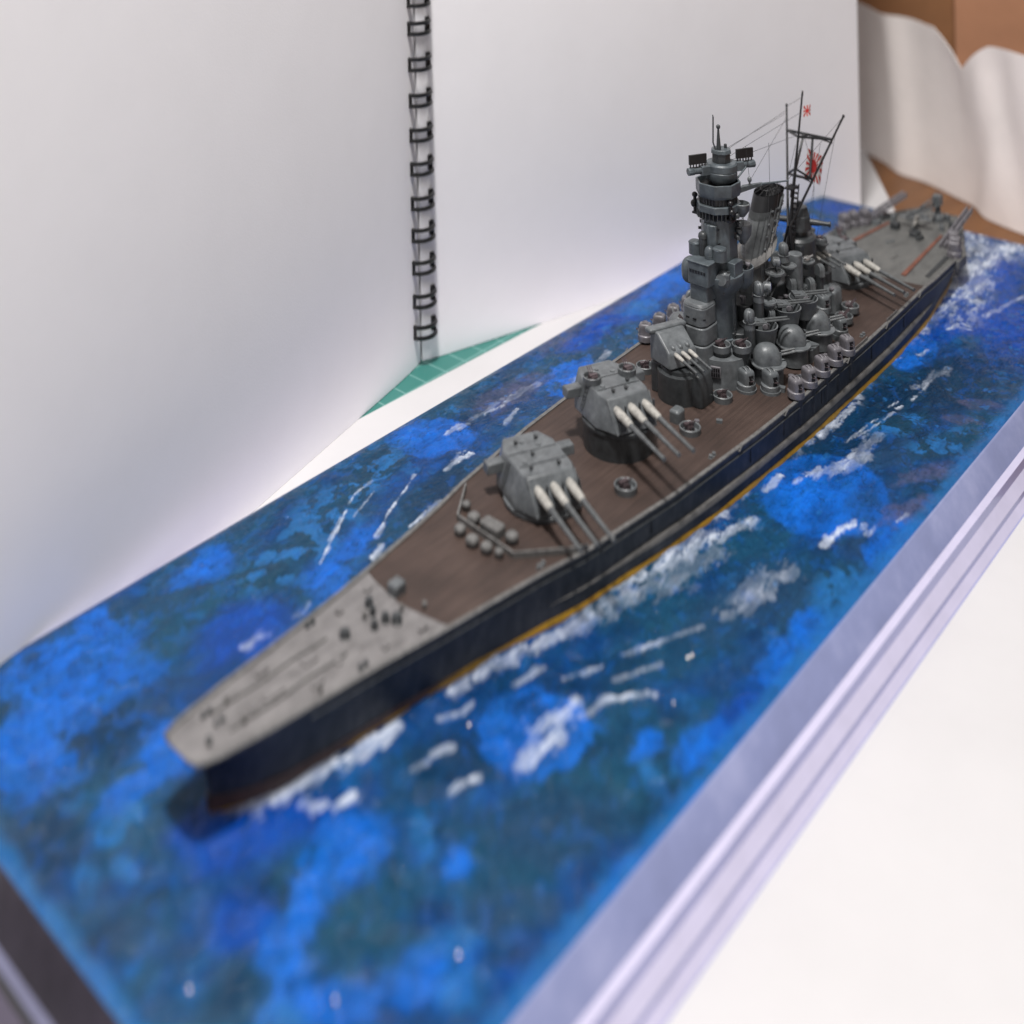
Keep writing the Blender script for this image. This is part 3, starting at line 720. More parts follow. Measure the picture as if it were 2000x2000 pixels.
def strakes():
    # degaussing cable, plate edges and fender ribs on the hull sides
    for sg in (1, -1):
        a = MB()
        pts = [(-s_, sg * (hbf(s_) + .02), zdf(s_) - .2) for s_ in np.linspace(2.5, 36.5, 60)]
        a.tube(pts, .018, 5)
        obj('degaussing_cable', a, 'darkgrey', ship)
        for s_ in (12.5, 16.9, 18.7, 21.0, 24.6, 27.4):
            y = hbf(s_) + (wbf(s_) - hbf(s_)) * .3
            obj('hull_rib', MB().box((-s_, sg * (y + .006), .9), (.02, .02, .5)), 'hull', ship)
        b_ = MB(); rs = []
        for s_ in np.linspace(9, 31, 50):
            bul = 0.07 * max(0, min(1, (s_ - 8) / 5)) * max(0, min(1, (32 - s_) / 3))
            y = hbf(s_) + (wbf(s_) - hbf(s_)) * .6
            g_ = max(.02, min(1, (s_ - 9) / 4, (31 - s_) / 3)); o_ = .03 * (1 - g_)
            rs.append([(-s_, sg * (y - .06), .44 - .08 * g_), (-s_, sg * (y - .04 - o_), .44 + .085 * g_), (-s_, sg * (y + bul * .6 + .012 - o_), .44 + .06 * g_), (-s_, sg * (y + bul + .02 - o_), .44), (-s_, sg * (y + bul + .02 - o_), .44 - .08 * g_)])
        b_.rings(rs if sg > 0 else [r_[::-1] for r_ in rs])
        obj('belt_ledge', b_, 'dusty', ship)
        b_ = MB(); rs = []
        for sw in np.linspace(.74, 6.5, 20):
            y = wbf(sw); k = .2 * (1 - (sw - .6) / 5.9)
            rs.append([(-sw + .3 * k, sg * (y - .05), -.1), (-sw + .3 * k, sg * (y - .03), .1 + k), (-sw + .3 * k, sg * (y + .03), .08 + k), (-sw, sg * (y + .055), -.1)])
        b_.rings(rs if sg > 0 else [r_[::-1] for r_ in rs])
        obj('lower_hull_strip', b_, 'antifoul', ship)
strakes()

# ---- mounts used again and again: prototype meshes in local space, gun direction along +x
PROTO = {}
def proto(kind, parts):
    PROTO[kind] = [(n, mb.mesh(n, 35), mat) for n, mb, mat in parts]
def place(kind, name, x, y, z, phi=0.0, s=1.0, label=None):
    root = None
    for n, me, mat in PROTO[kind]:
        if root is None:
            root = link(name, me, mat, ship, (x, y, z), R(phi))
            root.scale = (s, s, s)
            if label: root['label'] = label
        else:
            link(n, me, mat, root, local=True)
    return root

def barrels(n, sp, x0, x1, z0, z1, r, k=8):
    a = MB()
    for i in range(n):
        y = (i - (n - 1) / 2) * sp
        a.cyl((x0, y, z0), (x1, y, z1), r, r * .8, k)
    return a
# open triple 25 mm in a low round tub
tubw = MB().lathe([(.2, .03), (.205, 0), (.25, 0), (.262, .17), (.245, .185), (.225, .17), (.21, .05), (.0005, .04)], n=24)
proto('aa_open', [('tub', tubw, 'grey'),
    ('gun_cradle', MB().box((0, 0, .11), (.2, .19, .14), 0, .75).box((-.06, 0, .2), (.1, .24, .07)).cyl((-.1, -.1, .16), (-.1, .1, .16), .05, n=8), 'aagun'),
    ('gun_barrels', barrels(3, .06, -.02, .17, .18, .38, .016, 6), 'aagun')])
# shielded triple 25 mm (rounded hood with slot)
hood = MB().superell((0, 0, .2), (.2, .175, .28), .42, 24, 9, -.35)
strap = MB()
for yy in (-.062, .062):
    strap.tube([(.205 * math.cos(t) + .004, yy, .2 + .315 * math.sin(t)) for t in [R(8 + 130 * k / 10) for k in range(11)]], .014, 5)
strap.tube([(.2 + .012 * math.cos(t), .075 * math.cos(t), .2 + .1 * math.sin(t)) for t in [2 * math.pi * k / 12 for k in range(13)]], .016, 5)
bs = MB().lathe([(.2, -.06), (.245, -.06), (.245, .11), (.225, .13), (.0005, .135)], n=24)
slot = MB().box((.17, 0, .24), (.09, .13, .26))
proto('aa_shield', [('turret_ring', bs, 'grey'), ('gun_hood', hood, 'grey'), ('hood_strap', strap, 'grey'), ('gun_slot', slot, 'black'),
    ('gun_barrels', barrels(3, .035, .15, .3, .21, .27, .012, 6), 'aagun')])
PROTO['aa_shield_pale'] = [(n, me.copy(), {'grey': 'lightgrey'}.get(mat, mat)) for n, me, mat in PROTO['aa_shield']]
for n, me, mat in PROTO['aa_shield_pale']: me.materials.clear()
# domed twin 127 mm
dome = MB().superell((-.04, 0, .04), (.42, .37, .55), .82, 28, 14, 0.0)
dome.v = [(min(x, .27 + .12 * (.6 - z)), max(-.33, min(.33, y)), z) for x, y, z in dome.v]
port = MB().box((.3, 0, .25), (.1, .3, .3))
riv = MB()
for t, z in ((60, .5), (110, .52), (-60, .5), (-110, .52), (150, .4), (200, .4), (90, .3), (-90, .3), (20, .62), (-20, .62)):
    z *= .75
    k = math.sqrt(max(0, 1 - (z / .56) ** 2)) * .98
    riv.superell((-.04 + .4 * k * math.cos(R(t)), .36 * k * math.sin(R(t)), .04 + z), (.018, .018, .018), 1, 6, 4)
cheek = MB().box((.26, .16, .2), (.16, .04, .36), .1).box((.26, -.16, .2), (.16, .04, .36), -.1)
proto('gun127_dome', [('mount_base', MB().lathe([(.43, -.55), (.44, 0), (.53, 0), (.53, .035), (.51, .05), (.0005, .06)], n=32), 'grey'),
    ('gun_dome', dome, 'grey'), ('gun_port', port, 'black'), ('rivets', riv, 'darkgrey'), ('port_cheeks', cheek, 'grey'),
    ('gun_barrels', MB().cyl((.2, -.08, .24), (.84, -.08, .34), .042, .034, 10).cyl((.2, .08, .24), (.84, .08, .34), .042, .034, 10), 'gun')])
# open tub with twin 127 mm
proto('gun127_open', [('tub', MB().lathe([(.24, -.55), (.3, -.5), (.39, -.02), (.4, 0), (.4, .02), (.37, .02), (.36, -.02), (.3, -.22), (.0005, -.22)], n=32), 'grey'),
    ('gun_cradle', MB().box((-.05, 0, -.08), (.3, .34, .26), 0, .85).box((-.12, 0, .1), (.36, .3, .07)).box((-.22, 0, .15), (.18, .24, .05)), 'grey'),
    ('gun_arm', MB().cyl((.0, -.19, .03), (.0, .19, .03), .07, n=10).superell((.13, .02, -.08), (.07, .07, .1), .7, 10, 6), 'lightgrey'),
    ('gun_barrels', MB().cyl((0, -.07, .12), (.72, -.07, .14), .034, .028, 8).cyl((0, .07, .12), (.72, .07, .14), .034, .028, 8), 'gun')])
# searchlight on a post, lens along +x
proto('searchlight', [('yoke', MB().cyl((0, 0, -.3), (0, 0, -.12), .03, .03, 8).box((0, .17, -.06), (.05, .025, .2)).box((0, -.17, -.06), (.05, .025, .2)), 'darkgrey'),
    ('lamp_drum', MB().cyl((-.1, 0, 0), (.1, 0, 0), .155, .155, 20).cyl((-.15, 0, 0), (-.1, 0, 0), .08, .15, 20), 'grey'),
    ('lens', MB().cyl((.1, 0, 0), (.112, 0, 0), .125, .12, 20), 'lens')])
proto('searchlight_tub', [('tub', MB().lathe([(.08, -.3), (.12, -.28), (.27, -.02), (.3, 0), (.3, .06), (.27, .06), (.25, .02), (.0005, 0)], n=24), 'grey')])
# rounded upright director (arch slab)
def arch_mesh(wd=.16, hb_=.15, h=.34):
    prof = [(-hb_, 0), (hb_, 0)] + [(hb_ * math.cos(t), h - hb_ + hb_ * math.sin(t)) for t in [R(180 * k / 10) for k in range(11)]]
    a = MB().rings([[(-wd / 2, y, z) for y, z in prof], [(wd / 2, y, z) for y, z in prof]])
    return a
proto('director_arch', [('housing', arch_mesh(), 'grey'), ('rim_band', arch_mesh(.05, .165, .36), 'grey')])
proto('director_drum', [('pedestal', MB().lathe([(.17, -.22), (.17, -.02), (.19, 0), (.0005, .01)], n=20), 'grey'),
    ('drum', MB().superell((0, 0, .16), (.17, .15, .22), .7, 18, 8, -.7), 'grey'),
    ('sight_arm', MB().tube([(.16 * math.cos(t) + .02, 0, .16 + .2 * math.sin(t)) for t in [R(-40 + 150 * k / 8) for k in range(9)]], .05, 8), 'grey')])

# ---- main turrets
def main_turret(x, y, z, phi, barb, roofbits, label):
    T_ = Matrix.Translation((x, y, z)) @ Matrix.Rotation(R(phi), 4, 'Z')
    def X_(mb):
        mb.v = [tuple(T_ @ Vector(v)) for v in mb.v]; return mb
    bot = [(.98, -.6), (.98, .6), (.4, .95), (-.75, .95), (-1.34, .62), (-1.34, -.62), (-.75, -.95), (.4, -.95)]
    mid = [(.9, -.62), (.9, .62), (.36, .92), (-.78, .92), (-1.4, .6), (-1.4, -.6), (-.78, -.92), (.36, -.92)]
    top = [(.52, -.64), (.52, .64), (.3, .7), (-.8, .72), (-1.3, .5), (-1.3, -.5), (-.8, -.72), (.3, -.7)]
    g = MB().rings([[(u, v, .1) for u, v in bot], [(u, v, .34) for u, v in mid], [(u, v, .9 - .05 * max(0, u)) for u, v in top]])
    root = obj('main_turret', X_(g), 'grey', ship, 0.035)
    root['label'] = label
    sub = lambda n, mb, mat, bev=0.0: obj(n, X_(mb), mat, root, bev)
    sub('barbette', MB().lathe([(.97, -barb), (.97, -.05), (1.0, -.03), (1.0, .04), (.9, .1)], n=40), 'darkgrey' if barb > .5 else 'grey')
    for sg in (1, -1):
        sub('rangefinder_hood', MB().box((-.74, sg * 1.0, .6), (.32, .52, .27), 0, .93), 'grey', .03)
    for i in (-1, 0, 1):
        yy = i * .44
        sub('canvas_bag', MB().rings([[(x_, yy + r_ * math.cos(q), z_ + r_ * math.sin(q)) for q in [2 * math.pi * k / 14 for k in range(14)]] for x_, z_, r_ in ((.55, .6, .07), (.62, .61, .1), (.78, .6, .122), (.95, .585, .124), (1.1, .575, .112), (1.25, .567, .108), (1.36, .562, .095), (1.4, .56, .075))]), 'canvas')
        sub('gun_barrel', MB().cyl((1.3, yy, .565), (2.05, yy, .54), .076, .068, 12).cyl((2.03, yy, .54), (2.9, yy, .51), .062, .052, 12).cyl((2.88, yy, .51), (2.95, yy, .508), .06, .06, 12), 'gun')
        sub('gun_port_hood', MB().box((.8, yy + .2, .5), (.06, .035, .5), .0).box((.94, yy, .3), (.1, .2, .24)), 'darkgrey')
    for (u, v) in roofbits:
        sub('periscope', MB().box((u, v, .92), (.08, .05, .1)).box((u + .05, v, .955), (.06, .1, .03)), 'darkgrey')
    # front rail strips on the sloped glacis
    for (u, v) in ((-.7, .25), (-.95, -.12), (-.1, -.42)):
        sub('roof_hatch', MB().cyl((u, v, .88), (u, v, .925), .075, .07, 14), 'grey')
    sub('roof_seam', MB().box((.05, 0, .898), (.018, 1.32, .012)), 'darkgrey')
    sub('roof_seam', MB().box((-.52, 0, .902), (.018, 1.36, .012)), 'darkgrey')
    for sg in (1, -1):
        ld = MB()
        for k in range(6):
            t = k / 5
            ld.box((-.35, sg * (.945 - .19 * t), .3 + .5 * t), (.12, .02, .018))
        for dx in (-.06, .06):
            ld.tube([(-.35 + dx, sg * .96, .26), (-.35 + dx, sg * .755, .84)], .01, 4)
        sub('side_ladder', ld, 'darkgrey')
    for sg in (1, -1):
        sub('face_rib', MB().cyl((.54, sg * .66, .86), (.98, sg * .6, .12), .022, n=6), 'grey')
    return T_
main_turret(-11.0, 0, 1.36, 64.5, .12, [(-.95, -.3), (-.35, -.1), (.2, -.4), (.25, .35), (-1.0, .3)], 'foremost triple gun turret')
TT = main_turret(-14.35, .02, 2.0, 66, .74, [(.25, -.3), (-.1, .35), (.25, .1)], 'raised second triple gun turret with two gun tubs on its roof')
main_turret(-28.35, 0, 1.42, 67, .2, [(-.4, .2), (.1, -.3)], 'after triple gun turret')
for sg in (-1, 1):
    q = TT @ Vector((-.42, sg * .56, .9))
    place('aa_open', 'anti_aircraft_mount', q.x, q.y, q.z, 250, 1.0)

# ---- secondary turrets
def second_turret(x, y, z, phi, zb, label):
    T_ = Matrix.Translation((x, y, z)) @ Matrix.Rotation(R(phi), 4, 'Z')
    def X_(mb):
        mb.v = [tuple(T_ @ Vector(v)) for v in mb.v]; return mb
    # side outline (x,z), swept across the width
    prof = [(-.7, .0), (-.72, .86), (-.36, .9), (-.02, .66), (.22, .5), (.32, .06)]
    g = MB().rings([[(u, v * (1 if w_ < .5 else .94), w_) for u, w_ in prof] for v in (-.52, .52)])
    root = obj('secondary_turret', X_(g), 'grey', ship, .05)
    root['label'] = label
    sub = lambda n, mb, mat, bev=0.0: obj(n, X_(mb), mat, root, bev)
    sub('roof_lip', MB().box((-.6, 0, .88), (.3, 1.32, .15)), 'grey', .05)
    sub('barbette', MB().lathe([(.6, zb - z), (.6, -.12), (.5, -.1), (.5, .02)], n=32, sx=1.08), 'darkgrey')
    for i in (-1, 0, 1):
        yy = i * .25
        sub('canvas_bag', MB().cyl((.05, yy, .45), (.25, yy, .44), .04, .068, 10).cyl((.25, yy, .44), (.48, yy, .425), .068, .062, 10).cyl((.48, yy, .425), (.62, yy, .415), .062, .045, 10), 'canvas')
        sub('gun_barrel', MB().cyl((.58, yy, .42), (1.25, yy, .36), .042, .032, 10), 'gun')
        sub('gun_port_hood', MB().superell((.02, yy, .56), (.17, .08, .1), .8, 12, 6), 'grey')
    return root
second_turret(-17.5, -.03, 2.24, 68, 1.3, 'forward small triple gun turret below the bridge tower')
second_turret(-26.1, -.02, 2.5, 72, 1.3, 'after small triple gun turret')
vb = MB().rings([[(x, y, z) for x, y in rrect(-17.62, .62, .36, .26, .12)] for z in (1.3, 1.9)] + [[(x, y, 2.28 - .35 * max(0, (y - .5))) for x, y in rrect(-17.62, .58, .3, .2, .1)]])
obj('ventilator_trunk', vb, 'darkgrey', ship, .04)
obj('ventilator_trunk', MB().rings([[(x, -y, z) for x, y in rrect(-17.62, .62, .36, .26, .12)][::-1] for z in (1.3, 1.9, 2.2)]), 'darkgrey', ship, .04)

# ---- deckhouses
obj('deckhouse', MB().prism(rrect(-22.4, 0, 3.7, 1.05, .4), 1.28, 2.02), 'grey', ship, .03)
obj('deckhouse', MB().prism(rrect(-22.2, 0, 2.6, .92, .4), 2.0, 2.6), 'darkgrey', ship, .03)
obj('deckhouse', MB().prism(rrect(-22.3, 0, 1.9, .62, .3), 2.58, 3.1), 'darkgrey', ship, .03)
obj('bridge_skirt', MB().lathe([(.92, 1.28), (.84, 2.1), (.84, 2.16), (.0005, 2.17)], (-19.35, .3, 0), 32, 1.0, .98), 'grey', ship)
obj('bridge_skirt', MB().lathe([(.92, 1.28), (.84, 2.1), (.84, 2.16), (.0005, 2.17)], (-19.35, -.3, 0), 32, 1.0, .98), 'grey', ship)
gr = MB().box((-18.49, .62, 1.86), (.05, .3, .34), R(22)); 
obj('ventilation_grille', gr, 'lightgrey', ship, .015)
gs = MB()
for i in range(4):
    for k in range(2):
        t = R(22); v = -.1 + .066 * i
        gs.box((-18.49 + .03 * math.cos(t) - v * math.sin(t), .62 + .03 * math.sin(t) + v * math.cos(t), 1.79 + .14 * k), (.03, .05, .1), t)
obj('grille_openings', gs, 'black', ship)
for (x, y) in ((-19.0, .52), (-19.4, .98), (-19.0, -.52), (-19.4, -.98)):
    obj('tub_pedestal', MB().lathe([(.24, 1.28), (.2, 2.05), (.26, 2.32)], (x, y, 0), 20), 'darkgrey', ship)
    place('aa_open', 'anti_aircraft_mount', x, y, 2.3, 75 if y > 0 else -75, 1.12)

# ---- bridge tower
twr = obj('bridge_tower', MB().lathe([(.62, 1.4), (.6, 2.35), (.62, 2.37), (.62, 2.42), (.58, 2.44), (.54, 3.5), (.6, 3.75), (.8, 4.05), (.8, 4.35), (.6, 4.4)], (-19.75, 0, 0), 36), 'towergrey', ship)
tw = lambda n, mb, mat='towergrey', bev=0.02: obj(n, mb, mat, twr, bev)
# conning tower in front, three tiers
for (z0, z1, g_) in ((1.3, 2.52, .06), (2.54, 3.04, .03), (3.07, 3.62, 0.0)):
    tw('conning_tower_tier', MB().prism(rrect(-18.8, -.08, .44 + g_, .4 + g_, .25, 6), z0, z1), 'grey', .03)
tw('conning_tower_roof', MB().rings([[(x, y, 3.62) for x, y in rrect(-18.8, -.08, .44, .4, .25, 6)], [(x, y, 3.72) for x, y in rrect(-18.8, -.08, .37, .33, .2, 6)]]), 'grey', .03)
for (yy, xx, rz_) in ((.02, -18.36, 0), (.26, -18.47, R(45)), (-.22, -18.37, 0)):
    tw('vision_slit', MB().box((xx, yy, 3.3), (.03, .12, .05), rz_), 'black', 0)
tw('tower_stem', MB().prism(rrect(-19.05, -.05, .36, .3, .08), 3.7, 4.22), 'towergrey', .03)
tw('wheelhouse', MB().rings([[(x, y, 4.2) for x, y in rrect(-19.0, -.02, .36, .35, .06)], [(x, y, 4.9) for x, y in rrect(-19.02, -.02, .38, .37, .06)]]), 'towergrey', .02)
for k in range(6):
    tw('window_pane', MB().box((-18.645, -.02 - .24 + .095 * k, 4.6), (.03, .07, .09)), 'black', 0)
tw('wheelhouse_roof', MB().box((-19.02, -.02, 4.88), (.8, .78, .05)), 'towergrey', .02)
shaft = lambda r_, z0, z1, r2=None, c=(-19.9, 0): MB().prism(poly(8, r_, c, R(22.5), 1.08), z0, z1, poly(8, r2 or r_, c, R(22.5), 1.08))
tw('tower_shaft', shaft(.56, 4.3, 6.0, .53))
tw('shaft_front_fairing', MB().prism([(-19.3, -.2), (-19.22, 0.02), (-19.3, .24), (-19.8, .3), (-19.8, -.3)], 4.9, 5.85), 'towergrey', .03)
tw('platform_bracket_ring', shaft(.52, 5.95, 6.22, .66), 'black', 0)
for k in range(16):
    t = R(-80 + 11 * k)
    tw('platform_bracket', MB().box((-19.9 + .62 * 1.08 * math.cos(t), .6 * math.sin(t), 6.1), (.1, .014, .24), t), 'darkgrey', 0)
tw('lower_bridge', shaft(.68, 6.2, 6.42), 'towergrey', .02)
tw('bridge_window_band', shaft(.57, 6.42, 6.66), 'black', 0)
for k in range(18):
    t = R(-90 + 10.5 * k)
    tw('window_mullion', MB().box((-19.9 + .565 * 1.06 * math.cos(t), .555 * math.sin(t), 6.54), (.02, .012, .24), t), 'darkgrey', 0)
up_ = MB()
o8 = poly(8, .68, (-19.9, 0), R(22.5), 1.06); i8 = poly(8, .62, (-19.9, 0), R(22.5), 1.06)
up_.rings([[(x, y, 6.64) for x, y in poly(8, .64, (-19.9, 0), R(22.5), 1.06)], [(x, y, 6.74) for x, y in o8], [(x, y, 7.08) for x, y in o8], [(x, y, 7.08) for x, y in i8], [(x, y, 6.9) for x, y in i8]])
tw('air_defence_platform', up_, 'towergrey', .015)
tw('platform_well', MB().prism(poly(8, .6, (-19.9, 0), R(22.5), 1.06), 6.88, 6.93), 'black', 0)
# main rangefinder
rf = obj('main_rangefinder', MB().lathe([(.3, 6.9), (.3, 7.02), (.45, 7.04), (.48, 7.1), (.48, 7.3), (.46, 7.32), (.48, 7.34), (.48, 7.52), (.44, 7.57), (.0005, 7.58)], (-20.12, 0, 0), 32), 'towergrey', ship)
rfs = lambda n, mb, mat='towergrey', bev=0.015: obj(n, mb, mat, rf, bev)
ad = Vector((-.873, .487, 0))
C0 = Vector((-20.12, 0, 7.38))
for sg in (-1, 1):
    d = ad * sg
    rfs('rangefinder_arm', MB().box(tuple(C0 + d * .56), (.34, .26, .28), math.atan2(d.y, d.x)).cyl(C0 + d * .7, C0 + d * .98, .105, .1, 14).cyl(C0 + d * .96, C0 + d * 1.16, .12, .125, 8))
    pc = C0 + d * .82 + Vector((0, 0, .36))
    ra = math.atan2(ad.y, ad.x)
    rfs('radar_panel', MB().box(tuple(pc), (.6, .07, .3), ra), 'black', .01)
    lt = MB()
    for k in range(6):
        lt.box(tuple(pc + ad * (-.25 + .1 * k) - Vector((0, 0, .19))), (.02, .05, .1), ra)
    lt.box(tuple(pc - Vector((0, 0, .25))), (.58, .05, .03), ra)
    rfs('radar_stand', lt, 'black', 0)
rfs('director_hut', MB().prism(poly(8, .29, (-20.12, 0), R(10)), 7.56, 7.88), 'darkgrey')
rfs('director_roof', MB().prism(poly(8, .33, (-20.12, 0), R(10)), 7.86, 7.98, poly(8, .3, (-20.12, 0), R(10))), 'towergrey')
rfs('aerial_rod', MB().tube([(-19.9, -.06, 7.98), (-19.86, -.12, 8.2), (-19.86, -.1, 9.0)], .026, 6).tube([(-19.86, -.1, 8.98), (-19.84, -.1, 9.06)], .018, 6), 'darkgrey', 0)
rfs('aerial_cone', MB().cyl((-19.98, .0, 7.97), (-19.98, 0, 8.62), .075, .028, 10).superell((-19.98, 0, 8.68), (.065, .065, .075), 1, 12, 8), 'darkgrey', 0)
rfs('aerial_stub', MB().cyl((-20.25, .08, 7.97), (-20.25, .08, 8.1), .05, .045, 10), 'darkgrey', 0)
for sg in (1, -1):
    yb = MB().rings([[(-20.2, sg * .55, 6.68), (-20.2, sg * .55, 6.86), (-20.5, sg * .5, 6.86), (-20.5, sg * .5, 6.68)], [(-20.9, sg * .93, 6.82), (-20.9, sg * .93, 6.9), (-21.02, sg * .9, 6.9), (-21.02, sg * .9, 6.82)]] if sg > 0 else [[(-20.5, sg * .5, 6.68), (-20.5, sg * .5, 6.86), (-20.2, sg * .55, 6.86), (-20.2, sg * .55, 6.68)], [(-21.02, sg * .9, 6.82), (-21.02, sg * .9, 6.9), (-20.9, sg * .93, 6.9), (-20.9, sg * .93, 6.82)]])
    tw('signal_yard', yb.cyl((-20.9, sg * .88, 6.86), (-21.75, sg * 1.4, 6.86), .04, .025, 8), 'towergrey', 0)
    tw('signal_lamp', MB().cyl((-20.55, sg * .72, 6.86), (-20.55, sg * .72, 6.98), .03, .03, 8).superell((-20.55, sg * .72, 7.06), (.07, .07, .09), 1, 10, 6), 'grey', 0)
tw('gaff_spar', MB().cyl((-20.4, .3, 6.95), (-20.75, .5, 7.35), .03, .03, 8), 'towergrey', 0)
# side platforms and gear on the tower
for sg in (1, -1):
    tw('side_platform', MB().lathe([(.1, 6.0), (.24, 6.2), (.26, 6.4), (.23, 6.42), (.21, 6.26), (.0005, 6.24)], (-20.2, sg * .62, 0), 18), 'grey', 0)
    tw('side_platform', MB().lathe([(.08, 5.05), (.26, 5.35), (.29, 5.68), (.26, 5.7), (.0005, 5.6)], (-20.45, sg * .5, 0), 18), 'grey', 0)
    for (z, x, y, r_) in ((6.08, -19.95, .6, .09), (5.82, -20.05, .62, .1), (5.6, -20.05, .6, .1), (5.42, -19.95, .6, .08)):
        tw('sighting_binocular', MB().superell((x, sg * y, z), (r_, r_, r_ * .95), .8, 10, 6).cyl((x, sg * y, z), (x + .1, sg * (y + .1), z), r_ * .6, r_ * .55, 8), 'darkgrey', 0)
    tw('lookout_post', MB().cyl((-19.55, sg * .62, 6.0), (-19.55, sg * .62, 6.5), .05, .05, 8).superell((-19.55, sg * .62, 6.56), (.09, .09, .09), 1, 10, 6).superell((-19.55, sg * .66, 6.28), (.1, .1, .12), 1, 10, 6).box((-19.6, sg * .56, 6.02), (.26, .24, .06)), 'black', 0)
    tw('wing_platform', MB().lathe([(.2, 3.75), (.36, 4.0), (.36, 4.4), (.33, 4.4), (.3, 4.1), (.0005, 4.1)], (-20.35, sg * .5, 0), 20), 'towergrey', 0)
    tw('machine_gun_post', MB().cyl((-20.35, sg * .5, 4.1), (-20.35, sg * .5, 4.42), .06, .05, 8).superell((-20.35, sg * .5, 4.46), (.1, .09, .07), .8, 10, 6), 'grey', 0)
    if sg < 0: tw('round_bulge', MB().superell((-19.05, sg * .52, 4.42), (.3, .24, .4), .8, 18, 10), 'towergrey', 0)
    tw('sight_cylinder', MB().cyl((-19.2, sg * .42, 4.9), (-19.2, sg * .42, 5.24), .2, .2, 18).superell((-19.2, sg * .42, 5.24), (.19, .19, .06), .6, 14, 6, 0), 'towergrey', 0)
    tw('bridge_box', MB().box((-19.75, sg * .62, 4.55), (.5, .24, .44)), 'towergrey', .02)
tw('sight_cylinder', MB().cyl((-19.6, .22, 4.7), (-19.6, .22, 5.14), .22, .21, 20), 'grey', .02)
tw('rangefinder_capsule', MB().cyl((-19.12, .12, 4.72), (-19.12, .12, 5.02), .15, .15, 16).superell((-19.12, .12, 5.02), (.15, .15, .26), .8, 16, 8, 0), 'towergrey', 0)
tw('rangefinder_capsule', MB().cyl((-19.22, -.16, 4.9), (-19.22, -.16, 5.45), .13, .13, 16).superell((-19.22, -.16, 5.45), (.14, .14, .18), .8, 16, 8, 0), 'darkgrey', 0)
tw('gun_director_hood', MB().cyl((-19.28, .5, 4.32), (-19.1, .5, 4.36), .2, .17, 18).superell((-19.26, .5, 4.32), (.13, .2, .26), .8, 16, 8).box((-19.3, .45, 4.0), (.14, .16, .24)), 'grey', 0)
tw('gun_director_hood', MB().superell((-19.26, -.5, 4.32), (.13, .2, .26), .8, 16, 8).box((-19.3, -.45, 4.0), (.14, .16, .24)), 'grey', 0)
for (y, z) in ((.1, 5.7), (.28, 5.72), (.2, 5.1), (.3, 5.3), (-.1, 5.5)):
    tw('scuttle', MB().cyl((-19.36 - .25 * abs(y), y, z), (-19.26 - .25 * abs(y), y, z), .025, .025, 8), 'black', 0)

# ---- funnel
fun = MB(); rs = []
for k in range(9):
    t = k / 8
    cx = -22.15 - .95 * t; cz = 4.28 + 1.6 * t; sl = .42 * (1 - t) + .04
    a_, b_ = .7 - .06 * t, .45 - .02 * t
    rs.append([(cx + a_ * math.cos(q), b_ * math.sin(q), cz - sl * a_ * math.cos(q)) for q in [2 * math.pi * i / 40 for i in range(40)]])
fun.rings(rs[:7], True, False)
fn_ = obj('funnel', fun, 'gun', ship)
fs = lambda n, mb, mat, bev=0.0: obj(n, mb, mat, fn_, bev)
fs('funnel_cap', MB().rings(rs[5:], False, False).rings([[((x + 23.1) * .9 - 23.1, y * .9, z) for x, y, z in rs[8]][::-1], [((x + 22.95) * .9 - 22.95, y * .9, z - .5) for x, y, z in rs[8]][::-1]], False, True), 'black')
sk_ = []
for (t, g_) in ((-.12, -.05), (-.06, .12), (.0, .16), (.09, .03)):
    cx = -22.15 - .95 * t; cz = 4.28 + 1.6 * t; sl = .46
    sk_.append([(cx + (.7 + g_) * math.cos(q), (.45 + g_) * math.sin(q), cz - sl * (.7 + g_) * math.cos(q)) for q in [2 * math.pi * i / 40 for i in range(40)]])
fs('funnel_skirt', MB().rings(sk_), 'dusty')
fs('funnel_casing', MB().rings([[(-21.95 + .72 * math.cos(q), .52 * math.sin(q), 2.9) for q in [2 * math.pi * i / 36 for i in range(36)]], [(-21.9 + .6 * math.cos(q), .42 * math.sin(q), 3.5) for q in [2 * math.pi * i / 36 for i in range(36)]], [(-22.05 + .62 * math.cos(q), .4 * math.sin(q), 4.15 - .35 * math.cos(q)) for q in [2 * math.pi * i / 36 for i in range(36)]]]), 'gun')
def on_funnel(q, t, out=.02):
    cx = -22.15 - .95 * t; cz = 4.28 + 1.6 * t; sl = .42 * (1 - t) + .04
    a_, b_ = .7 - .06 * t + out, .45 - .02 * t + out
    return Vector((cx + a_ * math.cos(q), b_ * math.sin(q), cz - sl * a_ * math.cos(q)))
for (q, t0, t1, r_, mt) in ((55, .02, .8, .012, 'darkgrey'), (75, .05, .78, .012, 'darkgrey'), (95, .02, .93, .025, 'gun'), (108, .05, .95, .025, 'gun'), (118, .1, .9, .02, 'gun'), (135, .1, .85, .022, 'gun'), (40, .05, .7, .012, 'darkgrey'), (20, .05, .7, .012, 'darkgrey'), (88, .05, .42, .03, 'silver'), (100, .22, .5, .03, 'silver'), (150, .2, .8, .02, 'gun')):
    fs('steam_pipe', MB().tube([on_funnel(R(q), t0 + (t1 - t0) * k / 6, .03) for k in range(7)], r_, 6), mt)
for q in (60, 85, 112, 128):
    for t in (.15, .35, .55, .75):
        p_ = on_funnel(R(q + 3 * math.sin(9 * t)), t, .04)
        fs('pipe_clamp', MB().box(tuple(p_), (.09, .05, .04)), 'grey')
cage = MB()
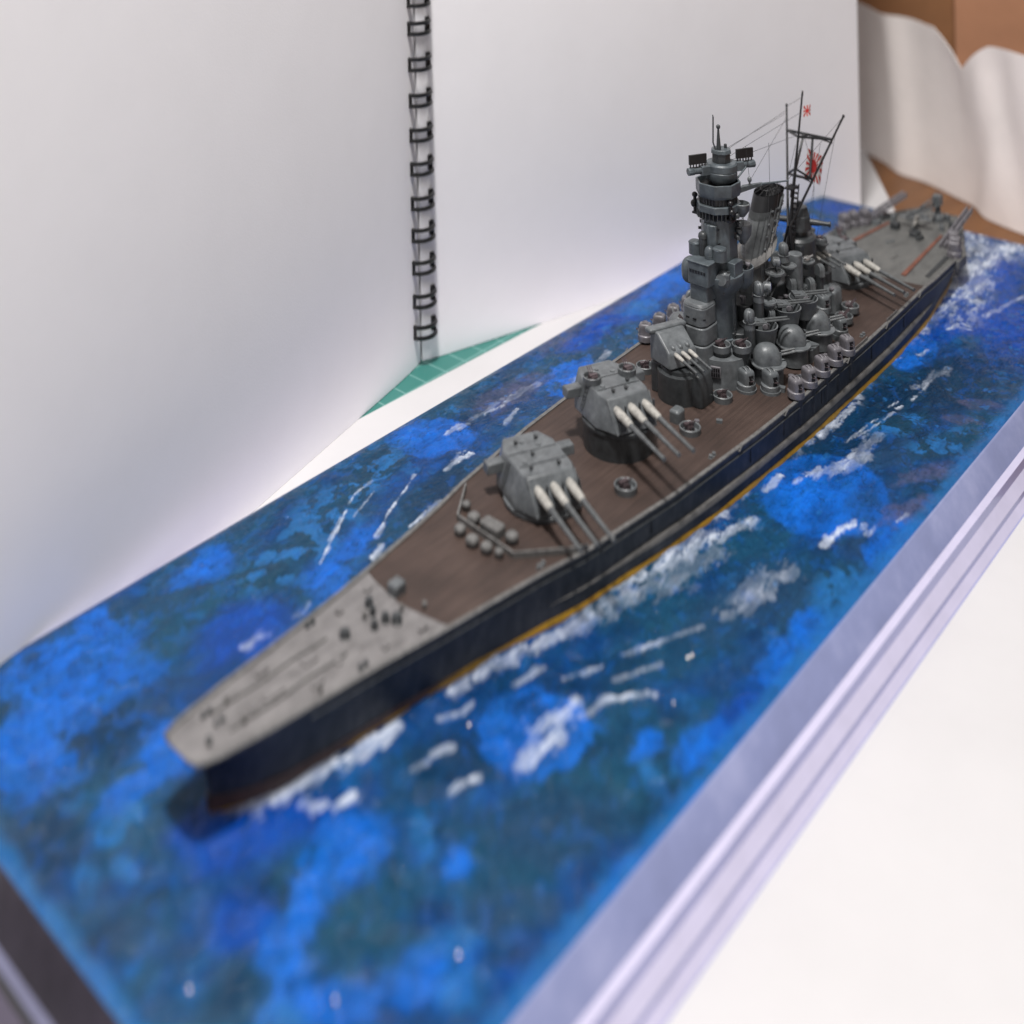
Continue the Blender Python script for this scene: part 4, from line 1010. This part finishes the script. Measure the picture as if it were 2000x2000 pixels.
for q in range(0, 180, 30):
    p0, p1 = rs[8][int(q / 9)], rs[8][int(q / 9) + 20]
    cage.tube([p0, ((p0[0] + p1[0]) / 2 * .5 + p0[0] * .5, (p0[1] + p1[1]) / 2 * .5 + p0[1] * .5, p0[2] + .1), ((p0[0] + p1[0]) / 2, (p0[1] + p1[1]) / 2, p0[2] + .14), ((p0[0] + p1[0]) / 2 * .5 + p1[0] * .5, (p0[1] + p1[1]) / 2 * .5 + p1[1] * .5, p1[2] + .1), p1], .018, 5)
cage.tube([((x + 23.1) * .55 - 23.1, y * .55, z + .1) for x, y, z in rs[8]] + [((rs[8][0][0] + 23.1) * .55 - 23.1, 0, rs[8][0][2] + .1)], .016, 5)
fs('funnel_cage', cage, 'black')

# ---- main mast
mtop = Vector((-25.57, 0, 8.53)); mbot = Vector((-24.15, 0, 3.0))
mast = obj('main_mast', MB().cyl(mbot, mbot.lerp(mtop, .62), .06, .05, 10).cyl(mbot.lerp(mtop, .6), mtop, .042, .03, 8).cyl(mbot.lerp(mtop, .985), mtop + Vector((-.03, 0, .08)), .036, .03, 8), 'black', ship)
ms = lambda n, mb, mat='black': obj(n, mb, mat, mast)
tips = {}
for sg in (1, -1):
    tip = Vector((-26.45, sg * 1.05, 7.74)); bt = Vector((-24.42, sg * .04, 4.3))
    tips[sg] = (bt, tip)
    ms('mast_leg', MB().cyl(bt, tip, .045, .034, 8).superell(tuple(tip), (.05, .05, .06), 1, 8, 6).cyl(bt, (-24.2, sg * .3, 2.9), .045, .05, 8))
onm = lambda z: mbot.lerp(mtop, (z - mbot.z) / (mtop.z - mbot.z))
onl = lambda sg, z: tips[sg][0].lerp(tips[sg][1], (z - 4.3) / 3.44)
for z, r_ in ((7.0, .05), (5.75, .045)):
    A_, B_, C_ = onl(1, z), onl(-1, z), onm(z + .12)
    ms('mast_cross_frame', MB().cyl(A_, B_, r_, n=8).cyl(A_, C_, r_ * .8, n=8).cyl(B_, C_, r_ * .8, n=8).cyl((A_ + B_) / 2, C_, r_ * .7, n=6).cyl(A_ + Vector((0, 0, -.12)), (A_ + B_) / 2, r_ * .5, n=6))
A_, B_ = onl(1, 7.0), onl(-1, 7.0)
ms('mast_strut', MB().cyl(A_.lerp(B_, .62), onm(5.95), .04, n=8))
ms('mast_strut', MB().cyl(A_.lerp(B_, .42), onl(1, 5.75).lerp(onl(-1, 5.75), .12), .04, n=8))
ms('mast_strut', MB().cyl(onm(6.1), onl(1, 5.75), .04, n=8))
ms('mast_strut', MB().cyl(onm(6.1), onl(-1, 5.75), .04, n=8))
lad = MB()
for k in range(14):
    z = 3.4 + k * .16
    p_ = onm(z) + Vector((-.1, .08, 0))
    lad.box(tuple(p_), (.1, .1, .05))
lad.tube([onm(3.3) + Vector((-.14, .12, 0)), onm(5.6) + Vector((-.14, .12, 0))], .02, 5)
ms('mast_ladder', lad)
ms('mast_platform', MB().box(tuple(onm(5.55) + Vector((.15, 0, 0))), (.5, .3, .05)).cyl(onm(5.55) + Vector((.35, .1, 0)), onm(5.3) + Vector((.35, .1, 0)), .03, n=6))

def flag(name, P00, du, dv, nrays, label, c=(.5, .5), curl=.05):
    """cloth grid: P00 hoist-top corner, du along the fly, dv down the hoist; each ray a wedge laid proud of the cloth"""
    n = 14
    P00, du, dv = Vector(P00), Vector(du), Vector(dv)
    nn = du.cross(dv).normalized()
    pt = lambda u, v, o=0.0: P00 + du * u + dv * v + nn * (curl * math.sin(u * 7) * u + o)
    a = MB()
    for side in (0, 1):
        o = len(a.v)
        for i in range(n + 1):
            for j in range(n + 1): a.v.append(tuple(pt(i / n, j / n, side * .006)))
        for i in range(n):
            for j in range(n):
                q = o + i * (n + 1) + j
                a.f.append((q, q + 1, q + n + 2, q + n + 1))
    f = obj(name, a, 'flagwhite', mast)
    f['label'] = label
    asp = dv.length / du.length
    def edge(t):
        dx, dy = math.cos(t), math.sin(t) / asp
        k = 1e9
        for p_, d_ in ((c[0], dx), (c[1], dy)):
            if d_ > 1e-9: k = min(k, (1 - p_) / d_)
            if d_ < -1e-9: k = min(k, -p_ / d_)
        return k
    for k in range(nrays):
        t0 = 2 * math.pi * (k - .25) / nrays; t1 = 2 * math.pi * (k + .25) / nrays
        for off in (.009, -.003):
            r_ = MB(); rows = []
            for q in range(5):
                t = t0 + (t1 - t0) * q / 4; e = edge(t)
                rows.append([tuple(pt(c[0] + math.cos(t) * e * h, c[1] + math.sin(t) / asp * e * h, off)) for h in (.02, .35, .68, .995)])
            o = 0
            for rw in rows: r_.v += rw
            for q in range(4):
                for h in range(3):
                    b0 = q * 4 + h
                    r_.f.append((b0, b0 + 1, b0 + 5, b0 + 4))
            obj('red_ray', r_, 'flagred', f)
    for off in (.011, -.005):
        d_ = MB()
        d_.v = [tuple(pt(c[0] + .2 * asp ** .5 * math.cos(t), c[1] + .2 * math.sin(t) / asp ** .5, off)) for t in [2 * math.pi * q / 20 for q in range(20)]]
        d_.f = [tuple(range(20))]
        obj('red_disc', d_, 'flagred', f)
flag('signal_flag', (-25.58, 0.03, 8.1), (-.34, .1, 0), (.03, 0, -.37), 8, 'small square rising sun flag near the mast top', curl=.02)
flag('ensign', (-25.5, .2, 6.7), (-1.2, .0, -.62), (.42, .05, -.85), 16, 'large rising sun ensign hanging from the mast', (.42, .5), .04)

# ---- after director
aft_d = obj('after_director_tower', MB().lathe([(.62, 2.5), (.6, 3.2), (.6, 3.72), (.52, 3.8), (.3, 3.82), (.3, 4.0), (.44, 4.02), (.44, 4.12), (.0005, 4.13)], (-25.15, 0, 0), 28, 1.0, .85), 'darkgrey', ship)
as_ = lambda n, mb, mat='darkgrey', bev=.015: obj(n, mb, mat, aft_d, bev)
as_('director_body', MB().prism(poly(8, .4, (-25.15, 0), R(10)), 4.1, 4.5, poly(8, .36, (-25.15, 0), R(10))))
as_('director_top', MB().prism(poly(8, .34, (-25.15, 0), R(10)), 4.5, 4.78, poly(8, .28, (-25.15, 0), R(10))))
as_('director_cap', MB().cyl((-25.15, 0, 4.78), (-25.15, 0, 4.95), .09, .07, 10))
for sg in (1, -1):
    d = Vector((-.35, .94, 0)) * sg
    c_ = Vector((-25.15, 0, 4.28))
    as_('rangefinder_arm', MB().cyl(c_ + d * .3, c_ + d * .66, .12, .1, 12).cyl(c_ + d * .64, c_ + d * .98, .085, .07, 12).cyl(c_ + d * .95, c_ + d * 1.02, .1, .1, 12))
as_('director_block', MB().box((-24.55, .3, 3.55), (.2, .2, .3)))

# ---- anti-aircraft outfit
for sg in (1, -1):
    for (x, y, z) in ((-19.98, 1.54, 1.88), (-21.45, 1.6, 1.93), (-22.9, 1.7, 1.93)):
        place('gun127_dome', 'twin_gun_dome', x, sg * y, z, sg * 138)
    for (x, y, z) in ((-20.45, 1.12, 2.72), (-21.72, 1.25, 2.88), (-22.66, 1.35, 2.88)):
        place('gun127_open', 'twin_gun_tub', x, sg * y, z, sg * 140, 1.13)
        obj('tub_pedestal', MB().lathe([(.22, 1.9), (.2, 2.5)], (x, sg * y, 0), 18), 'darkgrey', ship)
    for i, x in enumerate((-19.62, -20.45, -21.3, -22.17, -23.02)):
        place('aa_shield_pale', 'shielded_gun_mount', x, sg * 2.6, 1.46, sg * 64)
        br_ = MB().rings([[(x + .16 * math.cos(q), sg * (2.6 + .2 * math.sin(q)), 1.41) for q in [2 * math.pi * k / 14 for k in range(14)]], [(x + .12 * math.cos(q), sg * (2.62 + .12 * math.sin(q)), .62) for q in [2 * math.pi * k / 14 for k in range(14)]]][::sg])
        obj('gun_sponson', br_, 'hull', ship)
    for (x, y) in ((-19.1, 1.28), (-19.5, 1.85)):
        place('aa_shield', 'shielded_gun_mount', x, sg * y, 1.42, sg * 66, 1.12)
        obj('mount_base', MB().lathe([(.3, 1.26), (.3, 1.4), (.0005, 1.41)], (x, sg * y, 0), 24), 'grey', ship)
    place('aa_shield', 'shielded_gun_mount', -23.95, sg * 1.95, 1.52, sg * 66)
    obj('mount_base', MB().lathe([(.28, 1.26), (.27, 1.48), (.0005, 1.49)], (-23.95, sg * 1.95, 0), 24), 'grey', ship)
    place('aa_shield', 'shielded_gun_mount', -24.0, sg * 1.35, 2.05, sg * 66)
    for (x, y, z, ph) in ((-18.15, 1.04, 1.3, 60), (-24.95, 1.62, 1.42, 130), (-25.8, 1.45, 1.42, 120), (-18.1, -1.6, 1.3, 60) if sg > 0 else (-18.1, 1.6, 1.3, 60)):
        if sg < 0 and x > -20: continue
        place('aa_open', 'anti_aircraft_mount', x, sg * y, z, sg * ph, 1.1)
place('aa_open', 'anti_aircraft_mount', -16.1, 1.2, 1.26, 60, 1.15)
place('aa_open', 'anti_aircraft_mount', -12.7, 1.38, 1.25, 80, 1.15)
place('aa_open', 'anti_aircraft_mount', -12.7, -1.5, 1.25, -80, 1.15)
place('aa_open', 'anti_aircraft_mount', -31.4, -1.4, 1.22, -80, 1.2)
vt = MB().rings([[(x, y, z) for x, y in rrect(-16.36, .62, .2, .16, .08)] for z in (1.22, 1.6)] + [[(x, y, 1.66) for x, y in rrect(-16.36, .62, .15, .11, .06)]])
obj('mushroom_vent', vt, 'grey', ship, .02)
# raised aa gallery, directors, searchlights around the funnel
for sg in (1, -1):
    obj('upper_gallery', MB().prism(rrect(-21.6, sg * .75, 1.5, .34, .2), 2.55, 2.66), 'darkgrey', ship, .02)
    place('searchlight_tub', 'searchlight_tub', -22.05, sg * .7, 3.68, 0)
    place('searchlight', 'searchlight', -22.15, sg * .7, 4.0, sg * 128)
    place('searchlight_tub', 'searchlight_tub', -21.0, sg * 1.0, 3.2, 0, .95)
    place('searchlight', 'searchlight', -21.15, sg * .92, 3.6, sg * 120)
    place('director_drum', 'gun_director', -20.62, sg * .9, 3.55, sg * 60)
    place('director_drum', 'gun_director', -19.85, sg * 1.0, 3.0, sg * 10)
    obj('director_pedestal', MB().lathe([(.18, 2.1), (.17, 2.82)], (-19.85, sg * 1.0, 0), 18), 'darkgrey', ship)
    obj('director_pedestal', MB().lathe([(.17, 2.4), (.16, 3.36)], (-20.62, sg * .9, 0), 18), 'darkgrey', ship)
    for (x, y, z, ph) in ((-22.85, .85, 2.95, 150), (-23.95, .95, 2.6, 150), (-24.95, .8, 2.7, 150), (-20.95, 1.1, 2.7, 150)):
        place('director_arch', 'director_shield', x, sg * y, z, sg * ph, 1.1)
        obj('director_pedestal', MB().lathe([(.13, 1.9), (.12, z + .03)], (x, sg * y, 0), 14), 'darkgrey', ship)
    obj('director_tower', MB().cyl((-23.5, sg * .68, 2.6), (-23.5, sg * .68, 3.86), .22, .22, 22), 'grey', ship, .02)
    place('searchlight_tub', 'searchlight_tub', -22.85, sg * .78, 3.66, 0, .8)
    place('director_drum', 'gun_director', -22.85, sg * .6, 4.0, sg * 40)
    place('searchlight_tub', 'searchlight_tub', -24.15, sg * .75, 3.4, 0, .85)
    obj('silver_gun', MB().superell((-24.15, sg * .75, 3.5), (.16, .1, .09), .8, 12, 6).cyl((-24.15, sg * .75, 3.52), (-24.3, sg * .9, 3.6), .03, n=8), 'silver', ship)
    place('searchlight_tub', 'searchlight_tub', -26.0, sg * .35, 3.35, 0, .85)
    place('aa_open', 'anti_aircraft_mount', -26.0, sg * .35, 3.4, sg * 100, .8)
    obj('ventilator_trunk', MB().rings([[(x, sg * y, z) for x, y in rrect(-25.6, .95, .3, .2, .1)][::sg] for z in (1.28, 2.05)] + [[(x, sg * y, 2.15) for x, y in rrect(-25.6, .95, .22, .14, .08)][::sg]]), 'grey', ship, .03)
    obj('gallery_strut', MB().cyl((-21.6, sg * .55, 2.6), (-22.3, sg * .75, 3.5), .03, n=6).cyl((-20.9, sg * .6, 3.3), (-21.9, sg * .7, 3.7), .03, n=6), 'darkgrey', ship)
    obj('deck_locker', MB().prism(rrect(-22.1, sg * 1.75, .3, .26, .06), 1.26, 1.72), 'grey', ship, .02)

# small lockers, vents and ladders crowding the amidships decks
rc = random.Random(21)
lock = [MB().prism(rrect(0, 0, .09, .06, .02), 0, .12).mesh('ready_use_locker'), MB().lathe([(.04, 0), (.04, .1), (.07, .11), (.065, .15), (.0005, .17)], n=12).mesh('vent_cowl'), MB().prism(rrect(0, 0, .06, .05, .01), 0, .2).mesh('signal_locker')]
for (xa, xb, ya, yb, z, n) in ((-25.6, -18.9, .98, 1.05, 2.02, 12), (-24.4, -20.0, .62, .9, 2.6, 12), (-24.0, -20.6, .3, .6, 3.1, 8), (-26.4, -24.2, 1.1, 1.5, 1.3, 7), (-24.3, -19.4, 2.05, 2.3, 1.3, 12), (-17.3, -15.6, -1.6, -.9, 1.27, 3), (-20.6, -19.0, .6, .75, 4.38, 4)):
    for k in range(n):
        for sg in (1, -1):
            q = rc.randrange(3)
            link(('ready_use_locker', 'vent_cowl', 'signal_locker')[q], lock[q], ('grey', 'lightgrey', 'darkgrey')[q], ship, (rc.uniform(xa, xb), sg * rc.uniform(ya, yb), z), rc.uniform(0, 3)).scale = (rc.uniform(.8, 1.5),) * 3
for (x0, y0, z0, x1, z1) in ((-19.6, .66, 2.4, -19.5, 3.7), (-20.35, .58, 4.5, -20.3, 6.1), (-21.6, .5, 3.0, -21.6, 4.0), (-23.0, .62, 2.6, -23.0, 3.6)):
    la = MB()
    for dx in (-.04, .04):
        la.tube([(x0 + dx, y0, z0), (x1 + dx, y0 + .02, z1)], .01, 4)
    for k in range(12):
        t = (k + .5) / 12
        la.box((x0 + (x1 - x0) * t, y0 + .02 * t, z0 + (z1 - z0) * t), (.08, .012, .012))
    obj('ladder', la, 'darkgrey', ship)
for sg in (1, -1):
    for (xa, xb, y, z) in ((-20.3, -24.6, 1.02, 2.03), (-19.9, -24.2, .9, 2.62)):
        rl = MB()
        for s_ in np.linspace(xa, xb, 14):
            rl.cyl((s_, sg * y, z), (s_, sg * y, z + .14), .01, n=4)
        for h in (.07, .14):
            rl.tube([(xa, sg * y, z + h), (xb, sg * y, z + h)], .009, 4)
        obj('guard_rail', rl, 'gun', ship)

# ---- breakwater and foredeck gear
bw = [(-10.06, -1.78), (-8.95, -1.05), (-8.78, .9), (-9.84, 1.8), (-10.2, 2.02)]
bwall = MB()
for (a, b_) in zip(bw[:-1], bw[1:]):
    d = Vector((b_[0] - a[0], b_[1] - a[1])); n_ = Vector((-d.y, d.x)).normalized() * .025
    z0a, z0b = zdf(-a[0]) - .05, zdf(-b_[0]) - .05
    bwall.rings([[(a[0] - n_.x, a[1] - n_.y, z0a), (a[0] + n_.x, a[1] + n_.y, z0a), (a[0] + n_.x, a[1] + n_.y, z0a + .19), (a[0] - n_.x, a[1] - n_.y, z0a + .19)], [(b_[0] - n_.x, b_[1] - n_.y, z0b), (b_[0] + n_.x, b_[1] + n_.y, z0b), (b_[0] + n_.x, b_[1] + n_.y, z0b + .19), (b_[0] - n_.x, b_[1] - n_.y, z0b + .19)]])
obj('breakwater', bwall, 'deckedge', ship)
for (x, y, k) in ((-9.13, -.67, 1), (-9.2, .5, 1), (-8.57, -.62, .9), (-8.46, -.12, 1), (-8.5, .3, .9), (-8.57, .63, .7), (-9.4, -1.16, .7)):
    obj('deck_vent', MB().cyl((x, y, 1.2), (x, y, 1.38), .11 * k, .11 * k, 14).superell((x, y, 1.4), (.16 * k, .16 * k, .12 * k), .8, 14, 6, -.4), 'deckedge', ship)
obj('deck_locker', MB().prism(rrect(-9.16, -.08, .17, .3, .06), 1.2, 1.52), 'deckedge', ship, .04)
obj('deck_hatch', MB().prism(rrect(-6.08, -.29, .17, .15, .04), 1.25, 1.55), 'grey', ship, .05)
obj('deck_vent', MB().cyl((-6.15, .52, 1.25), (-6.15, .52, 1.42), .05, .06, 10), 'deckedge', ship)
for (x, y, k) in ((-4.31, -.08, 1), (-5.34, -.42, .8), (-4.93, .19, .7), (-5.4, .4, 1.0), (-5.25, .2, .8), (-5.2, -.15, .6)):
    obj('capstan', MB().lathe([(.1 * k, 1.25), (.13 * k, 1.36), (.08 * k, 1.4), (.12 * k, 1.46), (.1 * k, 1.5), (.0005, 1.51)], (x, y, 0), 16), 'darkgrey', ship)
for (x, y) in ((-3.99, .84), (-4.03, -.9), (-.95, -.4), (-1.0, -.05), (-9.0, 1.55), (-15.5, 2.25), (-17.0, -2.3), (-12.0, -2.0), (-24.6, 2.4), (-28.5, 2.25)):
    z = zdf(-x) - .04
    obj('bollard', MB().cyl((x - .08, y, z), (x - .08, y, z + .1), .05, .05, 10).cyl((x + .08, y, z), (x + .08, y, z + .1), .05, .05, 10).box((x, y, z + .015), (.28, .1, .03)), 'darkgrey' if x > -5 else 'grey', ship)
for sg in (1, -1):
    pts = [(-1.0 - .25 * k, sg * (.3 + .002 * k) - .02 * math.sin(k), zdf(1.0 + .25 * k) + .015) for k in range(13)]
    ch = MB()
    for a, b_ in zip(pts[:-1], pts[1:]):
        for q in range(3):
            c_ = [a[i] + (b_[i] - a[i]) * (q + .5) / 3 for i in range(3)]
            ch.box(tuple(c_), (.07, .045 if q % 2 else .03, .03), .1 * (q - 1))
    obj('anchor_chain', ch, 'afterdeck', ship)
rd = random.Random(5)
for (x, y, dx, dy) in ((-2.2, .12, .5, .18), (-3.3, -.1, .34, .26), (-3.0, .55, .3, .1), (-2.4, -.5, .3, .1), (-4.7, .75, .16, .16), (-4.75, -.75, .16, .16), (-1.7, .1, .16, .2), (-5.7, -.85, .2, .14), (-5.65, .95, .24, .12), (-3.7, .4, .14, .14)):
    z = zdf(-x)
    obj('deck_plate', MB().prism(rrect(x, y, dx / 2, dy / 2, .03), z - .06, z + rd.uniform(.012, .05)), 'steel', ship, .012)
for (x, y, k) in ((-.55, .25, .6), (-1.35, .3, .5), (-1.4, -.35, .5), (-2.9, .95 * .8, .4), (-5.0, -.2, .5), (-5.75, .2, .5)):
    z = zdf(-x)
    obj('fairlead', MB().cyl((x, y, z - .04), (x, y, z + .07), .1 * k, .08 * k, 10).superell((x, y, z + .08), (.12 * k, .12 * k, .05), 1, 10, 5), 'darkgrey' if k > .5 else 'dusty', ship)
for (x, y, z, a_, b_, c_) in ((-35.6, .8, 1.08, .3, .2, .2), (-35.9, -.6, 1.08, .25, .25, .24), (-36.4, -.2, 1.05, .2, .3, .16), (-35.5, -1.1, 1.08, .3, .2, .2), (-36.0, 1.05, 1.08, .24, .2, .26), (-34.0, .55, 1.1, .4, .16, .14), (-33.0, -.2, 1.12, .5, .08, .05), (-31.6, .5, 1.14, .5, .05, .04), (-30.6, -.3, 1.15, .2, .2, .12), (-36.7, .6, 1.04, .2, .2, .3)):
    obj('stern_fitting', MB().box((x, y, z + c_ / 2), (a_, b_, c_), rd.uniform(-.4, .4), .9), ('grey', 'darkgrey', 'dusty')[rd.randrange(3)], ship, .02)
for (x, y, ph) in ((-32.4, -2.0, -80), (-30.9, -1.9, -80), (-35.2, 1.5, 70), (-35.4, -1.5, -70)):
    place('aa_open', 'anti_aircraft_mount', x, y, zdf(-x) - .03, ph, 1.0)
# edge rails and fairleads along the port and starboard gunwales
for sg in (1, -1):
    for (s0, s1) in ((23.3, 24.4), (26.0, 26.9)):
        rl = MB()
        for s_ in np.linspace(s0, s1, 6):
            rl.cyl((-s_, sg * (hbf(s_) - .06), zdf(s_)), (-s_, sg * (hbf(s_) - .06), zdf(s_) + .1), .012, n=5)
        for h in (.05, .1):
            rl.tube([(-s_, sg * (hbf(s_) - .06), zdf(s_) + h) for s_ in np.linspace(s0, s1, 6)], .014, 5)
        obj('guard_rail', rl, 'deckedge', ship)
    for s_ in (25.6, 28.7, 22.6, 18.6, 16.2):
        y = hbf(s_)
        obj('boat_davit', MB().tube([(-s_, sg * (y - .05), zdf(s_)), (-s_ - .05, sg * (y + .05), zdf(s_) - .06), (-s_ - .22, sg * (y + .04), zdf(s_) + .05)], .022, 5), 'deckedge', ship)
# ---- stern
for sg in (1, -1):
    obj('aircraft_rail', MB().prism([(-30.2, sg * 1.5), (-34.9, sg * 1.08), (-34.9, sg * .98), (-30.2, sg * 1.34)][::sg], 1.14, 1.18) if False else MB().rings([[(-30.2, sg * 1.36, zdf(30.2) - .02), (-30.2, sg * 1.53, zdf(30.2) - .02), (-30.2, sg * 1.53, zdf(30.2) + .03), (-30.2, sg * 1.36, zdf(30.2) + .03)], [(-34.9, sg * 1.0, zdf(34.9) - .02), (-34.9, sg * 1.1, zdf(34.9) - .02), (-34.9, sg * 1.1, zdf(34.9) + .03), (-34.9, sg * 1.0, zdf(34.9) + .03)]][::-sg]), 'rust', ship)
    # catapult: lattice girder on a turntable
    c0 = Vector((-34.6, sg * 1.55, 1.35)); c1 = Vector((-36.3, sg * (1.65 if sg > 0 else .95), 1.85))
    ct = MB()
    dd = (c1 - c0).normalized(); sd_ = dd.cross(Vector((0, 0, 1))).normalized() * .09
    for o_ in (sd_, -sd_):
        ct.tube([c0 + o_ - dd * .9, c1 + o_], .045, 6); ct.tube([c0 + o_ - dd * .9 + Vector((0, 0, .13)), c1 + o_ + Vector((0, 0, .13))], .04, 6)
        for k in range(9):
            p_ = (c0 - dd * .9).lerp(c1, k / 8) + o_
            ct.tube([p_, p_ + Vector((0, 0, .13))], .02, 5)
    cto = obj('catapult', ct, 'lightgrey', ship)
    obj('turntable', MB().lathe([(.3, zdf(34.6) - .04), (.28, 1.22), (.1, 1.25), (.1, 1.34)], (c0.x, c0.y, 0), 20), 'grey', cto)
    # triple-gun sponsons at the quarter
    for (x, y) in ((-33.7, 2.0), (-34.2, 1.75), (-33.2, 2.15)):
        place('aa_shield_pale', 'shielded_gun_mount', x, sg * y, 1.2, sg * 110, 1.05)
    obj('quarter_sponson', MB().prism([(-32.8, sg * 2.3), (-34.5, sg * 1.9), (-34.5, sg * 2.1), (-33.6, sg * 2.45), (-32.9, sg * 2.45)][::-sg], .78, 1.12), 'deckedge', ship, .02)
    obj('boat_well', MB().box((-31.8, sg * 2.05, 1.14), (2.2, .14, .07), sg * R(3)), 'darkgrey', ship)
cr = obj('stern_crane', MB().lathe([(.22, 1.0), (.2, 1.3), (.12, 1.36), (.1, 1.75)], (-36.4, .35, 0), 18), 'grey', ship)
crs = MB()
cA, cB = Vector((-36.4, .35, 1.75)), Vector((-34.3, -.05, 1.75))
for o_ in (Vector((.0, .08, 0)), Vector((0, -.08, 0)), Vector((0, 0, .2))):
    crs.tube([cA + o_, cB + o_ * .5], .035, 6)
for k in range(8):
    p_ = cA.lerp(cB, k / 8)
    crs.tube([p_ + Vector((0, .08, 0)), p_ + Vector((0, 0, .2)), p_ + Vector((0, -.08, 0))], .022, 5)
crs.tube([(-36.4, .35, 2.15), (-35.2, .12, 1.95)], .03, 5).box((-36.4, .35, 1.95), (.35, .3, .4))
obj('crane_jib', crs, 'grey', cr)
obj('winch_house', MB().box((-34.5, -.62, 1.2), (.34, .3, .32)).box((-34.3, .25, 1.16), (.5, .3, .22)), 'darkgrey', ship, .03)
ap = obj('floatplane', MB().cyl((-35.4, -.1, 1.42), (-34.9, .02, 1.44), .09, .1, 12).cyl((-34.9, .02, 1.44), (-34.4, .14, 1.42), .1, .03, 12), 'canvas', ship)
obj('wing', MB().box((-35.1, -.03, 1.5), (.24, 1.2, .03), R(14)), 'grey', ap, .01)
obj('float', MB().superell((-35.0, .0, 1.2), (.42, .06, .06), .8, 12, 6), 'grey', ap)
obj('tail_fin', MB().box((-34.45, .13, 1.5), (.12, .02, .16), R(14)), 'grey', ap)

# ---- rigging threads
RG = [((-20.12, .1, 7.95), (-26.2, -1.0, 7.5)), ((-20.3, .15, 7.7), (-25.3, 0, 7.9)), ((-20.3, .2, 7.6), (-25.1, 0, 7.2)), ((-20.55, .72, 7.0), (-26.2, -.95, 7.35)), ((-21.7, 1.38, 6.87), (-26.4, 1.04, 7.7)),
      ((-21.7, 1.38, 6.87), (-25.0, 0, 6.9)), ((-21.2, 1.05, 6.87), (-21.2, 1.05, 8.1)), ((-21.2, 1.05, 6.87), (-21.0, .9, 3.6)), ((-21.5, 1.25, 6.87), (-21.1, .95, 3.6)), ((-26.1, .9, 7.15), (-25.2, .5, 3.4)), ((-25.6, .6, 6.9), (-25.0, .3, 3.8)), ((-26.4, -1.0, 7.6), (-20.3, -.3, 7.6)),
      ((-20.9, .55, 6.7), (-20.75, .5, 8.0)), ((-25.5, 0, 8.4), (-26.4, -1.02, 7.72)), ((-25.5, .2, 6.6), (-25.45, .1, 7.1)), ((-25.9, .2, 5.3), (-25.4, .3, 3.8))]
for a, b_ in RG:
    obj('rigging_thread', MB().tube([a, b_], .0065, 5), 'thread', ship)
